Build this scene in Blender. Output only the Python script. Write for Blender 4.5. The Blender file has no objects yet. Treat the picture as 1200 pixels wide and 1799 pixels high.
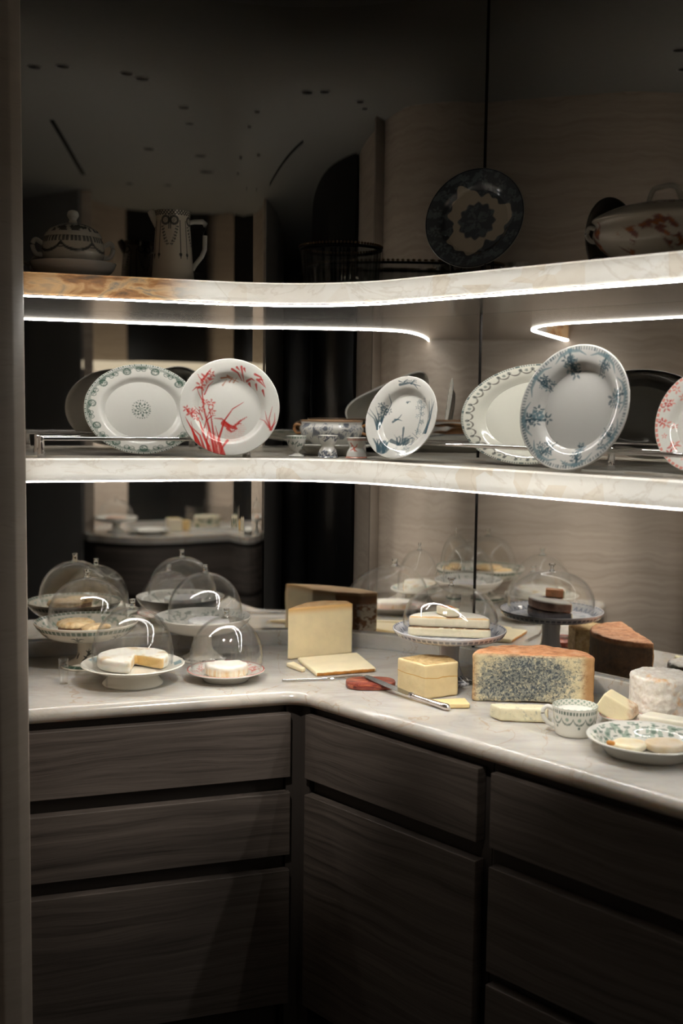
import bpy, bmesh, math, random
import numpy as np
from mathutils import Matrix, Vector, noise

# ------------------------------------------------------------------ camera, world, light, exposure
SC = bpy.context.scene
COL = SC.collection
EYE = 1.6                                    # eye height above the floor; positions below are metres, floor = 0
F_PX = 2000.0                                # focal length in pixels of the 1200 x 1799 frame
PITCH, ROLL = math.radians(5.3554), math.radians(0.7732)
cam = bpy.data.cameras.new('camera')
cam.sensor_fit = 'VERTICAL'
cam.sensor_height = 36.0
cam.lens = F_PX / 1799.0 * 36.0
cam.clip_start = 0.02
cam.dof.use_dof = True
cam.dof.focus_distance = 2.72
cam.dof.aperture_fstop = 2.0
camo = bpy.data.objects.new('camera', cam)
COL.objects.link(camo)
_f = Vector((0, math.cos(PITCH), -math.sin(PITCH)))
_u0 = Vector((0, math.sin(PITCH), math.cos(PITCH)))
_r0 = Vector((1, 0, 0))
_r = math.cos(ROLL) * _r0 + math.sin(ROLL) * _u0
_u = -math.sin(ROLL) * _r0 + math.cos(ROLL) * _u0
camo.matrix_world = Matrix(((_r.x, _u.x, -_f.x, 0), (_r.y, _u.y, -_f.y, 0), (_r.z, _u.z, -_f.z, EYE), (0, 0, 0, 1)))
SC.camera = camo

world = bpy.data.worlds.new('world')
world.use_nodes = True
world.node_tree.nodes['Background'].inputs[0].default_value = (0.9, 0.95, 1.0, 1)
world.node_tree.nodes['Background'].inputs[1].default_value = 0.0
SC.world = world

VS = SC.view_settings
VS.view_transform = 'Standard'
VS.look = 'None'
VS.gamma = 1.0
VS.use_curve_mapping = False
VS.exposure = 0.0
SC.cycles.transparent_max_bounces = 40
SC.cycles.max_bounces = 14
SC.cycles.glossy_bounces = 8
SC.cycles.transmission_bounces = 8
SC.cycles.diffuse_bounces = 4
SC.cycles.caustics_reflective = False
SC.cycles.caustics_refractive = False
SC.cycles.sample_clamp_indirect = 4.0
SC.cycles.use_denoising = True

LED_COLOR = (1.0, 0.972, 0.92)
LED_DOWN = 76.0                              # radiance of the strips under the shelf edges
LED_BACK = 15.0                               # radiance of the bars that backlight the onyx

def spot(name, loc, target, watts, cone, blend, radius=0.03, color=(1, 0.93, 0.84)):
    l = bpy.data.lights.new(name, 'SPOT')
    l.energy, l.spot_size, l.spot_blend, l.shadow_soft_size, l.color = watts, math.radians(cone), blend, radius, color
    o = bpy.data.objects.new(name, l)
    COL.objects.link(o)
    o.location = loc
    o.rotation_euler = (Vector(target) - Vector(loc)).to_track_quat('-Z', 'Y').to_euler()
    return o
SPOT_W = 130.0  # added front fill for counter and drawers; the modelled downlights are unlit
spot('fill_spot', (0.37, 1.47, 2.65), (-0.47, 2.66, 0.95), SPOT_W, 21, 1.0)
spot('fill_spot', (-0.43, 1.40, 2.65), (-0.02, 2.74, 0.95), SPOT_W, 21, 1.0)
spot('fill_spot', (-0.23, 1.30, 2.65), (0.46, 2.52, 0.95), SPOT_W, 21, 1.0)

# ------------------------------------------------------------------ plan of the corner
# front line of the worktop: two straight wings that meet at C0 under 114 degrees
C0 = np.array([-0.09734, 2.73578])
DL = np.array([-0.94648086, -0.32275995]); NL = np.array([-0.32275995, 0.94648086])   # along the left wing / towards its wall
DR = np.array([0.68386167, -0.72961169]); NR = np.array([0.72961169, 0.68386167])     # along the right wing / towards its wall
HALF = math.acos(float(DL @ DR)) / 2
BIS = (DL + DR) / np.linalg.norm(DL + DR)
KWALL = -0.2782                              # the left wall's inner face near the wing runs along x = KWALL * y
Z_TOP, Z_MID, Z_UP = 0.905, 1.465, 1.900     # worktop, middle shelf, upper shelf

def left_end(d):
    p = C0 + NL * d
    return float((KWALL * p[1] - p[0]) / (DL[0] - KWALL * DL[1]))

def wing_path(d, r, s_right, nl=6, na=20, nr=8, s_left=None):
    """plan points at distance d behind the front line, from the left end round the corner to the right end"""
    c = C0 + (-BIS) * (d / math.sin(HALF))
    t = r / math.tan(HALF)
    cen = c + BIS * (r / math.sin(HALF))
    aL = left_end(d) if s_left is None else s_left
    tl = float((c + DL * t - C0) @ DL); tr = float((c + DR * t - C0) @ DR)
    pts = [C0 + NL * d + DL * (aL + (tl - aL) * i / nl) for i in range(nl)]
    a0 = math.atan2(*((c + DL * t - cen)[::-1])); a1 = math.atan2(*((c + DR * t - cen)[::-1]))
    da = (a1 - a0 + math.pi) % (2 * math.pi) - math.pi
    for i in range(na + 1):
        a = a0 + da * i / na
        pts.append(cen + r * np.array([math.cos(a), math.sin(a)]))
    pts += [C0 + NR * d + DR * (tr + (s_right - tr) * i / nr) for i in range(1, nr + 1)]
    return pts

def PL(al, d): return C0 + DL * al + NL * d
def PR(al, d): return C0 + DR * al + NR * d

# ------------------------------------------------------------------ object helpers
def tag(o, label=None, cat=None, group=None, kind=None):
    if label: o['label'] = label
    if cat: o['category'] = cat
    if group: o['group'] = group
    if kind: o['kind'] = kind
    return o

def empty(name, loc=(0, 0, 0), rz=0.0):
    o = bpy.data.objects.new(name, None)
    COL.objects.link(o)
    o.location = loc
    o.rotation_euler = (0, 0, rz)
    o.empty_display_size = 0.05
    return o

def obj(name, me, mat=None, parent=None, smooth=None):
    o = bpy.data.objects.new(name, me)
    COL.objects.link(o)
    if mat is not None:
        me.materials.append(mat)
    if parent is not None:
        o.parent = parent
    if smooth is not None:
        shade(me, smooth)
    return o

def shade(me, angle):
    me.polygons.foreach_set('use_smooth', [True] * len(me.polygons))
    if angle < 180:
        bm = bmesh.new(); bm.from_mesh(me)
        a = math.radians(angle)
        for e in bm.edges:
            if len(e.link_faces) == 2 and e.calc_face_angle(0) > a:
                e.smooth = False
        bm.to_mesh(me); bm.free()

def mesh(verts, faces, name='mesh'):
    me = bpy.data.meshes.new(name)
    me.from_pydata([tuple(map(float, v)) for v in verts], [], [tuple(map(int, f)) for f in faces])
    me.validate()
    return me

def fix_normals(me):
    bm = bmesh.new(); bm.from_mesh(me)
    bmesh.ops.recalc_face_normals(bm, faces=bm.faces)
    bm.to_mesh(me); bm.free()
    return me

def sweep(profile, s_right, closed=False, caps=True, nl=6, na=20, nr=8, s_left=None):
    """profile: (d, z, corner radius); swept round the corner"""
    rows = [wing_path(d, r, s_right, nl, na, nr, s_left) for d, z, r in profile]
    n = len(rows[0])
    V = [(p[0], p[1], profile[k][1]) for k, row in enumerate(rows) for p in row]
    Fc = []
    m = len(rows)
    for k in range(m if closed else m - 1):
        k2 = (k + 1) % m
        for i in range(n - 1):
            Fc.append((k * n + i, k * n + i + 1, k2 * n + i + 1, k2 * n + i))
    if closed and caps:
        Fc.append([k * n for k in range(m)])
        Fc.append([k * n + n - 1 for k in range(m)][::-1])
    return fix_normals(mesh(V, Fc))

def prism(poly, z0, z1, bev=0.0, seg=2):
    n = len(poly)
    V = [(x, y, z0) for x, y in poly] + [(x, y, z1) for x, y in poly]
    Fc = [list(range(n))[::-1], list(range(n, 2 * n))] + [(i, (i + 1) % n, n + (i + 1) % n, n + i) for i in range(n)]
    me = fix_normals(mesh(V, Fc))
    if bev:
        bm = bmesh.new(); bm.from_mesh(me)
        bmesh.ops.bevel(bm, geom=list(bm.edges), offset=bev, segments=seg, profile=0.5, affect='EDGES')
        bm.to_mesh(me); bm.free()
    return me

def box(x0, x1, y0, y1, z0, z1, bev=0.0, seg=2):
    return prism([(x0, y0), (x1, y0), (x1, y1), (x0, y1)], z0, z1, bev, seg)

def tube(points, radius, segs=10, caps=True):
    """round bar along 3D points; radius a number or one per point"""
    P = [Vector(p) for p in points]
    R = radius if isinstance(radius, (list, tuple)) else [radius] * len(P)
    V, Fc = [], []
    up = Vector((0, 0, 1))
    for i, p in enumerate(P):
        t = (P[min(i + 1, len(P) - 1)] - P[max(i - 1, 0)]).normalized()
        a = t.cross(up)
        if a.length < 1e-4:
            a = t.cross(Vector((1, 0, 0)))
        a.normalize(); b = t.cross(a)
        for k in range(segs):
            w = 2 * math.pi * k / segs
            V.append(p + (a * math.cos(w) + b * math.sin(w)) * R[i])
    for i in range(len(P) - 1):
        for k in range(segs):
            Fc.append((i * segs + k, i * segs + (k + 1) % segs, (i + 1) * segs + (k + 1) % segs, (i + 1) * segs + k))
    if caps:
        Fc.append(list(range(segs))[::-1]); Fc.append([(len(P) - 1) * segs + k for k in range(segs)])
    return fix_normals(mesh(V, Fc))

def join(meshes):
    bm = bmesh.new()
    for m in meshes:
        bm.from_mesh(m)
    me = bpy.data.meshes.new('mesh'); bm.to_mesh(me); bm.free()
    return me

def smooth_profile(pts, n):
    """Catmull-Rom through (r, z) points, n samples a span"""
    P = [np.array(p, float) for p in pts]
    out = []
    for i in range(len(P) - 1):
        p0, p1, p2, p3 = P[max(i - 1, 0)], P[i], P[i + 1], P[min(i + 2, len(P) - 1)]
        for k in range(n):
            t = k / n
            q = 0.5 * ((2 * p1) + (-p0 + p2) * t + (2 * p0 - 5 * p1 + 4 * p2 - p3) * t * t + (-p0 + 3 * p1 - 3 * p2 + p3) * t ** 3)
            out.append((max(q[0], 0), q[1]))
    out.append(tuple(P[-1]))
    return out

def lathe(profile, segs=64, paint=None, sx=1.0, sy=1.0, lobes=None, closed=False):
    """profile (r, z) turned about z; paint(theta, r, z, k) -> rgb goes into the colour attribute 'print'"""
    P = np.array(profile, float)
    n = len(P)
    th = np.linspace(0, 2 * np.pi, segs, endpoint=False)
    R = P[:, 0][:, None] * np.ones(segs)[None]
    if lobes:
        R = R * (1 + lobes[1] * np.cos(lobes[0] * th)[None] * np.clip(P[:, 0] / P[:, 0].max(), 0, 1)[:, None])
    X = R * np.cos(th)[None] * sx; Y = R * np.sin(th)[None] * sy; Z = P[:, 1][:, None] * np.ones(segs)[None]
    V = np.stack([X, Y, Z], -1).reshape(-1, 3)
    i = np.arange(n - 1)[:, None] * segs; k = np.arange(segs)[None]; k2 = (k + 1) % segs
    Q = np.stack([i + k, i + k2, i + segs + k2, i + segs + k], -1).reshape(-1, 4)
    faces = Q.tolist()
    if closed:
        faces += [((n - 1) * segs + a, (n - 1) * segs + (a + 1) % segs, (a + 1) % segs, a) for a in range(segs)]
    else:
        if P[0, 0] > 1e-5: faces.append(list(range(segs))[::-1])
        if P[-1, 0] > 1e-5: faces.append([(n - 1) * segs + a for a in range(segs)])
    me = bpy.data.meshes.new('mesh')
    me.from_pydata(V.tolist(), [], faces)
    if paint is not None:
        T = np.tile(th, n); RR = np.repeat(P[:, 0], segs); ZZ = np.repeat(P[:, 1], segs); K = np.repeat(np.arange(n), segs)
        c = paint(T, RR, ZZ, K)
        colour(me, c)
    bm = bmesh.new(); bm.from_mesh(me)
    bmesh.ops.remove_doubles(bm, verts=bm.verts, dist=1e-6)
    bmesh.ops.recalc_face_normals(bm, faces=bm.faces)
    bm.to_mesh(me); bm.free()
    me.polygons.foreach_set('use_smooth', [True] * len(me.polygons))
    return me

def colour(me, rgb):
    at = me.color_attributes.new('print', 'FLOAT_COLOR', 'POINT')
    c = np.ones((len(rgb), 4), np.float32); c[:, :3] = rgb
    at.data.foreach_set('color', c.ravel())

def lin(h):
    """sRGB 0-255 triple to linear"""
    c = np.array(h, float) / 255
    return np.where(c <= 0.04045, c / 12.92, ((c + 0.055) / 1.055) ** 2.4)

# ------------------------------------------------------------------ materials
class M:
    def __init__(s, name):
        s.m = bpy.data.materials.new(name); s.m.use_nodes = True
        s.t = s.m.node_tree; s.t.nodes.clear()
        s.out = s.t.nodes.new('ShaderNodeOutputMaterial')
    def n(s, typ, ins=None, **kw):
        nd = s.t.nodes.new('ShaderNode' + typ)
        for k, v in kw.items(): setattr(nd, k, v)
        for k, v in (ins or {}).items():
            s.set(nd.inputs[k], v)
        return nd
    def set(s, sock, v):
        if isinstance(v, bpy.types.NodeSocket): s.t.links.new(v, sock)
        elif isinstance(v, bpy.types.Node): s.t.links.new(v.outputs[0], sock)
        else:
            if isinstance(v, (tuple, list, np.ndarray)) and sock.type == 'RGBA' and len(v) == 3: v = tuple(v) + (1,)
            sock.default_value = tuple(v) if isinstance(v, (list, np.ndarray)) else v
    def math(s, op, a, b=0.0, c=None, clamp=False):
        nd = s.n('Math', {0: a, 1: b}, operation=op, use_clamp=clamp)
        if c is not None: s.set(nd.inputs[2], c)
        return nd.outputs[0]
    def coord(s, kind='Object'): return s.n('TexCoord').outputs[kind]
    def map(s, vec, scale=(1, 1, 1), loc=(0, 0, 0), rot=(0, 0, 0)):
        return s.n('Mapping', {'Vector': vec, 'Scale': scale, 'Location': loc, 'Rotation': rot}).outputs[0]
    def noise(s, vec, scale, detail=4, rough=0.5, dist=0.0):
        return s.n('TexNoise', {'Vector': vec, 'Scale': scale, 'Detail': detail, 'Roughness': rough, 'Distortion': dist}).outputs[0]
    def voro(s, vec, scale, feature='F1', out=0, rnd=1.0):
        return s.n('TexVoronoi', {'Vector': vec, 'Scale': scale, 'Randomness': rnd}, feature=feature).outputs[out]
    def ramp(s, fac, stops, interp='LINEAR'):
        nd = s.n('ValToRGB', {'Fac': fac}); cr = nd.color_ramp; cr.interpolation = interp
        while len(cr.elements) < len(stops): cr.elements.new(0.5)
        for e, (p, c) in zip(cr.elements, stops):
            e.position = p; e.color = tuple(c) + (1,) if len(c) == 3 else c
        return nd.outputs[0]
    def step(s, fac, lo, hi):
        return s.n('MapRange', {'Value': fac, 'From Min': lo, 'From Max': hi, 'To Min': 0.0, 'To Max': 1.0}, interpolation_type='SMOOTHSTEP').outputs[0]
    def mix(s, fac, a, b):
        nd = s.n('Mix', data_type='RGBA'); s.set(nd.inputs[0], fac); s.set(nd.inputs[6], a); s.set(nd.inputs[7], b)
        return nd.outputs[2]
    def bump(s, h, strength=0.3, dist=0.01):
        return s.n('Bump', {'Height': h, 'Strength': strength, 'Distance': dist}).outputs[0]
    def bsdf(s, **ins):
        return s.n('BsdfPrincipled', {k.replace('_', ' '): v for k, v in ins.items()})
    def done(s, sh):
        s.t.links.new(sh.outputs[0] if isinstance(sh, bpy.types.Node) else sh, s.out.inputs[0]); return s.m

def plain(name, col, rough=0.5, metal=0.0, **kw):
    m = M(name)
    v = m.noise(m.coord(), 40, 3)
    c = m.mix(v, tuple(x * 0.94 for x in col), tuple(min(x * 1.06, 1) for x in col))
    return m.done(m.bsdf(Base_Color=c, Roughness=rough, Metallic=metal, **kw))

def make_wood(name, dark, light, vertical=False, rough=0.42):
    m = M(name); co = m.coord()
    big = m.noise(m.map(co, (0.9, 3.0, 3.4)), 1.6, 3, 0.5)
    warp = m.n('VectorMath', {0: co, 1: m.n('Combine' + 'XYZ', {'Z': m.math('MULTIPLY', big, 0.09)}).outputs[0]}, operation='ADD').outputs[0]
    band = m.noise(m.map(warp, (0.55, 0.55, 26)), 2.2, 4, 0.6)
    fine = m.noise(m.map(warp, (2.6, 2.6, 190)), 2.0, 3, 0.6)
    pore = m.step(m.noise(m.map(warp, (5, 5, 120)), 3.5, 2, 0.5), 0.62, 0.75)
    f = m.math('ADD', m.math('MULTIPLY', band, 0.65), m.math('MULTIPLY', fine, 0.35))
    c = m.ramp(f, [(0.30, dark), (0.50, tuple((a + b) / 2 for a, b in zip(dark, light))), (0.72, light)])
    c = m.mix(m.math('MULTIPLY', pore, 0.45), c, tuple(x * 0.55 for x in dark))
    return m.done(m.bsdf(Base_Color=c, Roughness=m.math('ADD', m.math('MULTIPLY', f, 0.25), rough - 0.12), Normal=m.bump(f, 0.12, 0.002)))

def onyx_color(m, co, amber=True):
    w = m.noise(m.map(co, (1.2, 1.2, 2.2)), 2.4, 5, 0.6, 1.2)
    vein = m.math('ABSOLUTE', m.math('SUBTRACT', m.noise(m.map(co, (1, 1, 1.6)), 4.5, 6, 0.55, 1.8), 0.5))
    vein = m.step(vein, 0.028, 0.0)
    cells = m.voro(m.map(co, (1, 1, 1.3)), 17, 'F1', 1)
    cell = m.n('SeparateColor', {0: cells}).outputs[0]
    c = m.ramp(w, [(0.25, lin((238, 231, 219))), (0.5, lin((244, 240, 231))), (0.75, lin((248, 246, 240)))])
    c = m.mix(m.math('MULTIPLY', m.step(cell, 0.60, 1.0), 0.50), c, lin((222, 205, 178)))
    c = m.mix(m.math('MULTIPLY', vein, 0.24), c, lin((190, 172, 148)))
    if amber:                                  # the stone itself turns to honey brown at the wing's left end
        x = m.n('SeparateXYZ', {0: co}).outputs[0]
        e = m.step(x, -0.33, -0.46)
        pat = m.noise(m.map(co, (1.4, 1.4, 3.5)), 6.5, 4, 0.6, 1.0)
        br = m.ramp(pat, [(0.32, lin((88, 58, 28))), (0.45, lin((150, 98, 44))), (0.55, lin((190, 150, 100))), (0.66, lin((122, 110, 96)))])
        c = m.mix(m.math('MULTIPLY', e, 0.92), c, br)
    return c

def make_onyx(name, amber=False, glow=False):
    m = M(name); co = m.coord(); c = onyx_color(m, co, amber)
    if glow:
        d = m.n('BsdfTranslucent', {'Color': c}); p = m.bsdf(Base_Color=c, Roughness=0.22)
        return m.done(m.n('MixShader', {0: 0.55, 1: p.outputs[0], 2: d.outputs[0]}))
    return m.done(m.bsdf(Base_Color=c, Roughness=0.22))

def make_marble(name):
    m = M(name); co = m.coord()
    w = m.noise(m.map(co, (1.0, 2.2, 1.4), rot=(0, 0, 0.4)), 2.6, 6, 0.6, 1.5)
    v = m.math('ABSOLUTE', m.math('SUBTRACT', m.noise(m.map(co, (1.0, 3.0, 1.4), rot=(0, 0, 0.5)), 3.0, 6, 0.55, 1.6), 0.5))
    v2 = m.math('ABSOLUTE', m.math('SUBTRACT', m.noise(m.map(co, (2.0, 1.2, 2.0), loc=(3, 1, 0)), 2.2, 5, 0.5, 1.0), 0.5))
    c = m.ramp(w, [(0.28, lin((168, 164, 157))), (0.45, lin((184, 180, 173))), (0.62, lin((194, 190, 183))), (0.8, lin((190, 180, 166)))])
    soft = m.noise(m.map(co, (1.0, 2.6, 1.4), rot=(0, 0, 0.35), loc=(1, 4, 0)), 4.5, 4, 0.5, 0.8)
    c = m.mix(m.math('MULTIPLY', m.step(soft, 0.56, 0.74), 0.34), c, lin((168, 160, 150)))
    c = m.mix(m.math('MULTIPLY', m.step(v, 0.030, 0.0), 0.16), c, lin((150, 140, 128)))
    c = m.mix(m.math('MULTIPLY', m.step(v2, 0.007, 0.0), 0.45), c, lin((160, 132, 98)))
    p = m.bsdf(Base_Color=c, Roughness=0.16, Subsurface_Weight=0.6, Subsurface_Radius=(0.045, 0.032, 0.020), Subsurface_Scale=1.0)
    return m.done(p)

def make_emit(name, col, strength):
    m = M(name)
    return m.done(m.n('Emission', {'Color': col, 'Strength': strength}))

def make_glass(name, tint=(0.993, 0.995, 0.994), edge=0.80, base=0.045):
    """thin blown glass: straight through, brighter reflections and darker glass towards the rim of the form"""
    m = M(name)
    lw = m.n('LayerWeight', {'Blend': 0.5}).outputs['Facing']
    t = m.n('BsdfTransparent', {'Color': m.mix(m.math('POWER', lw, 5.0), tint, tuple(x * edge for x in tint))})
    g = m.n('BsdfGlossy', {'Color': (1, 1, 1, 1), 'Roughness': 0.0})
    fr = m.math('ADD', m.math('MULTIPLY', m.math('POWER', lw, 5.0), 0.75), base)
    return m.done(m.n('MixShader', {0: fr, 1: t.outputs[0], 2: g.outputs[0]}))

def make_print(name, rough=0.12):
    m = M(name)
    at = m.n('Attribute', attribute_name='print').outputs['Color']
    return m.done(m.bsdf(Base_Color=at, Roughness=rough, Specular_IOR_Level=0.55, Coat_Weight=0.4, Coat_Roughness=0.04))

def make_mirror(name, tint, rough=0.0, wav=0.0):
    m = M(name)
    ins = {'Color': tint, 'Roughness': rough}
    if wav:
        ins['Normal'] = m.bump(m.noise(m.map(m.coord(), (3.2, 3.2, 0.7)), 2.0, 1, 0.4), wav, 0.01)
    return m.done(m.n('BsdfGlossy', ins))

def make_cheese(name, paste, rind, cuts, speck=None, rind_pat=None, bump=0.15, cutw=0.004, ss=0.12, paste_pat=None):
    """paste shows where the surface lies on one of the cut planes (normal, offset) of the piece; rind elsewhere"""
    m = M(name); co = m.coord()
    jit = m.math('MULTIPLY', m.math('SUBTRACT', m.noise(co, 60, 3), 0.5), cutw * 1.6)
    mask = None
    for n, d in cuts:
        dt = m.n('VectorMath', {0: co, 1: n}, operation='DOT_PRODUCT').outputs['Value']
        k = m.step(m.math('ABSOLUTE', m.math('SUBTRACT', m.math('ADD', dt, jit), d)), cutw * 1.25, cutw * 0.8)
        mask = k if mask is None else m.math('MAXIMUM', mask, k)
    v = m.noise(co, 22, 5, 0.6)
    pc = m.ramp(v, [(0.3, tuple(np.array(paste) * 0.93)), (0.7, tuple(np.minimum(np.array(paste) * 1.05, 1)))])
    if paste_pat: pc = paste_pat(m, co, pc)
    if rind_pat: rc = rind_pat(m, co)
    else:
        r2 = m.noise(co, 38, 5, 0.65)
        rc = m.ramp(r2, [(0.3, tuple(np.array(rind) * 0.62)), (0.55, rind), (0.75, tuple(np.minimum(np.array(rind) * 1.4, 1)))])
    c = rc if mask is None else m.mix(mask, rc, pc)
    h = m.noise(co, 90, 5, 0.6)
    b = m.bump(h, bump, 0.004)
    return m.done(m.bsdf(Base_Color=c, Roughness=0.55, Normal=b, Subsurface_Weight=ss, Subsurface_Radius=(0.012, 0.007, 0.003), Subsurface_Scale=1.0))

WOOD = make_wood('grey_oak', tuple(lin((40, 36, 33))), tuple(lin((108, 98, 91))))
WOOD_WALL = make_wood('grey_oak_wall', tuple(lin((156, 142, 128))), tuple(lin((194, 180, 166))))
WOOD_DARK = plain('dark_oak_recess', tuple(lin((52, 46, 42))), 0.6)
MARBLE = make_marble('honed_onyx_marble')
ONYX = make_onyx('onyx_backlit_amber', True, True)
ONYX2 = make_onyx('onyx_backlit', False, True)
LED = make_emit('led_strip', LED_COLOR, LED_DOWN)
LEDF = make_emit('led_far', LED_COLOR, 210.0)
LEDB = make_emit('led_bar', LED_COLOR, LED_BACK)
MIRROR = make_mirror('grey_mirror', (0.87, 0.86, 0.84, 1), 0.0, 0.02)
STEEL = make_mirror('satin_steel', (0.66, 0.63, 0.59, 1), 0.22)
LIGHT_BLOCK = plain('white_light_block', (.7, .68, .64), .6)
CHROME = make_mirror('chrome', (0.82, 0.80, 0.80, 1), 0.05)
DARKMETAL = plain('dark_bronze', (0.03, 0.027, 0.025), 0.35, 1.0)
GLASS = make_glass('thin_glass')
_k = M('solid_glass'); KNOB = _k.done(_k.n('BsdfGlass', {'Color': (.97, .98, .98, 1), 'Roughness': 0.0, 'IOR': 1.48}))
CRYSTAL = make_glass('cut_crystal', (0.80, 0.82, 0.83), 0.4)
PRINT = make_print('printed_porcelain')
CEIL = plain('ceiling_paint', (0.24, 0.237, 0.228), 0.8)
BLACK = plain('black_lacquer', (0.004, 0.004, 0.004), 0.25)
GREYWALL = plain('grey_panel', (0.30, 0.29, 0.28), 0.6)
CREAM = np.array(lin((222, 220, 212)))

# ------------------------------------------------------------------ setting
# left wall: runs beside the wing's end, then bows away towards the room
def wall_poly():
    pts = [(-0.955, 3.42), (KWALL * 3.2, 3.2), (KWALL * 2.50, 2.50)]
    inner = [(-0.706, 2.42), (-0.722, 2.30), (-0.745, 2.12), (-0.775, 1.92), (-0.805, 1.75), (-0.835, 1.62), (-0.86, 1.585), (-0.90, 1.57)]
    return pts + inner + [(-1.15, 1.57), (-1.15, 3.42)]
wl = obj('wall_left', prism([(x, y) for x, y in wall_poly()], 0.0, 2.70), WOOD_WALL, smooth=25)
tag(wl, kind='structure', label='grey oak panelled wall at the left end of the counter')
po_ = obj('trim_6', prism([(-.6285, 2.26), (-.640, 2.225), (-.668, 2.20), (-.745, 2.20), (-.735, 2.24)], 0.0, 2.70, .003), make_wood('grey_oak_post', tuple(lin((136, 125, 114))), tuple(lin((150, 138, 126)))), smooth=30)
tag(po_, kind='structure', label='dark oak post at the left edge of the photo')
fl = obj('floor', box(-3.0, 4.0, -4.5, 4.2, -0.05, 0.0), plain('dark_floor', (0.05, 0.045, 0.04), 0.4)); tag(fl, kind='structure')
ce = obj('ceiling', box(-3.0, 4.0, -4.5, 4.2, 2.70, 2.80), CEIL); tag(ce, kind='structure')

# mirrored back wall: one panel that bends round the corner, one flat panel right of the divider strip
DIV = 0.0810                                  # divider strip, along the right wing from C0
wb = empty('wall_back', (0, 0, 0)); tag(wb, kind='structure', label='grey mirror wall behind the shelves')
MD, MRAD = 0.556, 0.63
pa = wing_path(MD, MRAD, DIV - 0.002, 8, 48, 2)
pa2 = [PR(DIV + 0.002 + 1.6 * i / 6, MD) for i in range(7)]
def wall_sheet(path, z0, z1, th=0.012):
    n = len(path); V = []
    nrm = []
    for i in range(n):
        t = path[min(i + 1, n - 1)] - path[max(i - 1, 0)]; t = t / np.linalg.norm(t)
        nrm.append(np.array([-t[1], t[0]]))
    out = [p + k * th for p, k in zip(path, nrm)]
    V = [(*p, z0) for p in path] + [(*p, z1) for p in path] + [(*p, z0) for p in out] + [(*p, z1) for p in out]
    Fc = []
    for i in range(n - 1):
        Fc += [(i, i + 1, n + i + 1, n + i), (2 * n + i, 3 * n + i, 3 * n + i + 1, 2 * n + i + 1),
               (n + i, n + i + 1, 3 * n + i + 1, 3 * n + i), (i, 2 * n + i, 2 * n + i + 1, i + 1)]
    Fc += [(0, n, 3 * n, 2 * n), (n - 1, 3 * n - 1, 4 * n - 1, 2 * n - 1)]
    return fix_normals(mesh(V, Fc))
obj('mirror_panel', wall_sheet(pa, 0.0, 2.70), MIRROR, wb, smooth=30)
obj('mirror_panel', wall_sheet(pa2, 0.0, 2.70), MIRROR, wb, smooth=30)
q = PR(DIV, MD)
dv = obj('trim_1', box(-0.0022, 0.0022, -0.004, 0.004, 0.905, 2.70, 0.001), DARKMETAL)
dv.location = (q[0], q[1], 0); dv.rotation_euler = (0, 0, math.atan2(DR[1], DR[0])); tag(dv, kind='structure', label='dark metal strip between the two mirror panels')

# ------------------------------------------------------------------ worktop and upstand
S_R = 1.85                                    # right end of the wing, outside the frame
top = empty('marble_worktop', (float(C0[0]), float(C0[1]), 0.865))
tag(top, 'pale marble corner worktop with a rounded front edge, carrying the cheeses', 'worktop')
def child_at_world(o, parent):
    o.parent = parent
    o.matrix_parent_inverse = Matrix.Translation(parent.location).inverted()
    return o
prof = [(0.555, 0.905), (0.022, 0.905), (0.012, 0.9035), (0.004, 0.899), (-0.002, 0.892), (-0.004, 0.885), (-0.002, 0.877), (0.004, 0.869), (0.012, 0.866), (0.03, 0.865), (0.555, 0.865)]
def cr(d): return 0.08 + d * 0.67
o = obj('slab', sweep([(d, z, cr(max(d, 0))) for d, z in prof], S_R, closed=True, na=28), MARBLE, smooth=40); child_at_world(o, top)
o = obj('baseboard_back', sweep([(0.536, 0.9052, 0.62), (0.536, 0.945, 0.62), (0.539, 0.948, 0.62), (0.5557, 0.948, 0.63), (0.5557, 0.9052, 0.63)], S_R, closed=True, na=40), MARBLE, smooth=40); tag(o, kind='structure', label='low marble upstand along the mirror')

# ------------------------------------------------------------------ base cabinets
angL = math.atan2(-DL[1], -DL[0]); angR = math.atan2(DR[1], DR[0])
cabL = empty('drawer_cabinet', (C0[0], C0[1], 0), angL)
tag(cabL, 'grey oak drawer unit under the left wing, three wide fronts', 'cabinet', 'base cabinets')
obj('carcass', prism([(-0.66, 0.03), (-0.030, 0.03), (-0.030, 0.52), (-0.83, 0.52)], 0.10, 0.862), WOOD_DARK, cabL)
obj('plinth', prism([(-0.66, 0.07), (-0.035, 0.07), (-0.035, 0.50), (-0.80, 0.50)], 0.0, 0.10), WOOD_DARK, cabL)
for nm, z0, z1 in (('drawer', 0.687, 0.847), ('drawer', 0.4895, 0.6485), ('drawer', 0.105, 0.4505)):
    obj(nm, box(-0.6435, -0.0205, 0.0, 0.0285, z0, z1, 0.0018), WOOD, cabL)
o = obj('trim_7', prism([tuple(PL(.0275, .016)), tuple(C0 - BIS * .016), tuple(PR(.0225, .016)), tuple(PR(.0160, .10)), tuple(PL(.0240, .10))], 0.0, .862), WOOD_DARK)
tag(o, kind='structure', label='dark recessed filler post in the inner corner of the cabinets')
cabR = empty('drawer_cabinet', (C0[0], C0[1], 0), angR)
tag(cabR, 'grey oak cupboard right of the inner corner, drawer above a tall door', 'cabinet', 'base cabinets')
obj('carcass', prism([(0.025, 0.03), (0.588, 0.03), (0.588, 0.52), (-0.26, 0.52)], 0.10, 0.862), WOOD_DARK, cabR)
obj('plinth', prism([(0.05, 0.07), (0.588, 0.07), (0.588, 0.50), (-0.2, 0.50)], 0.0, 0.10), WOOD_DARK, cabR)
obj('drawer', box(0.0217, 0.570, 0.0, 0.0285, 0.687, 0.847, 0.0018), WOOD, cabR)
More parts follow.
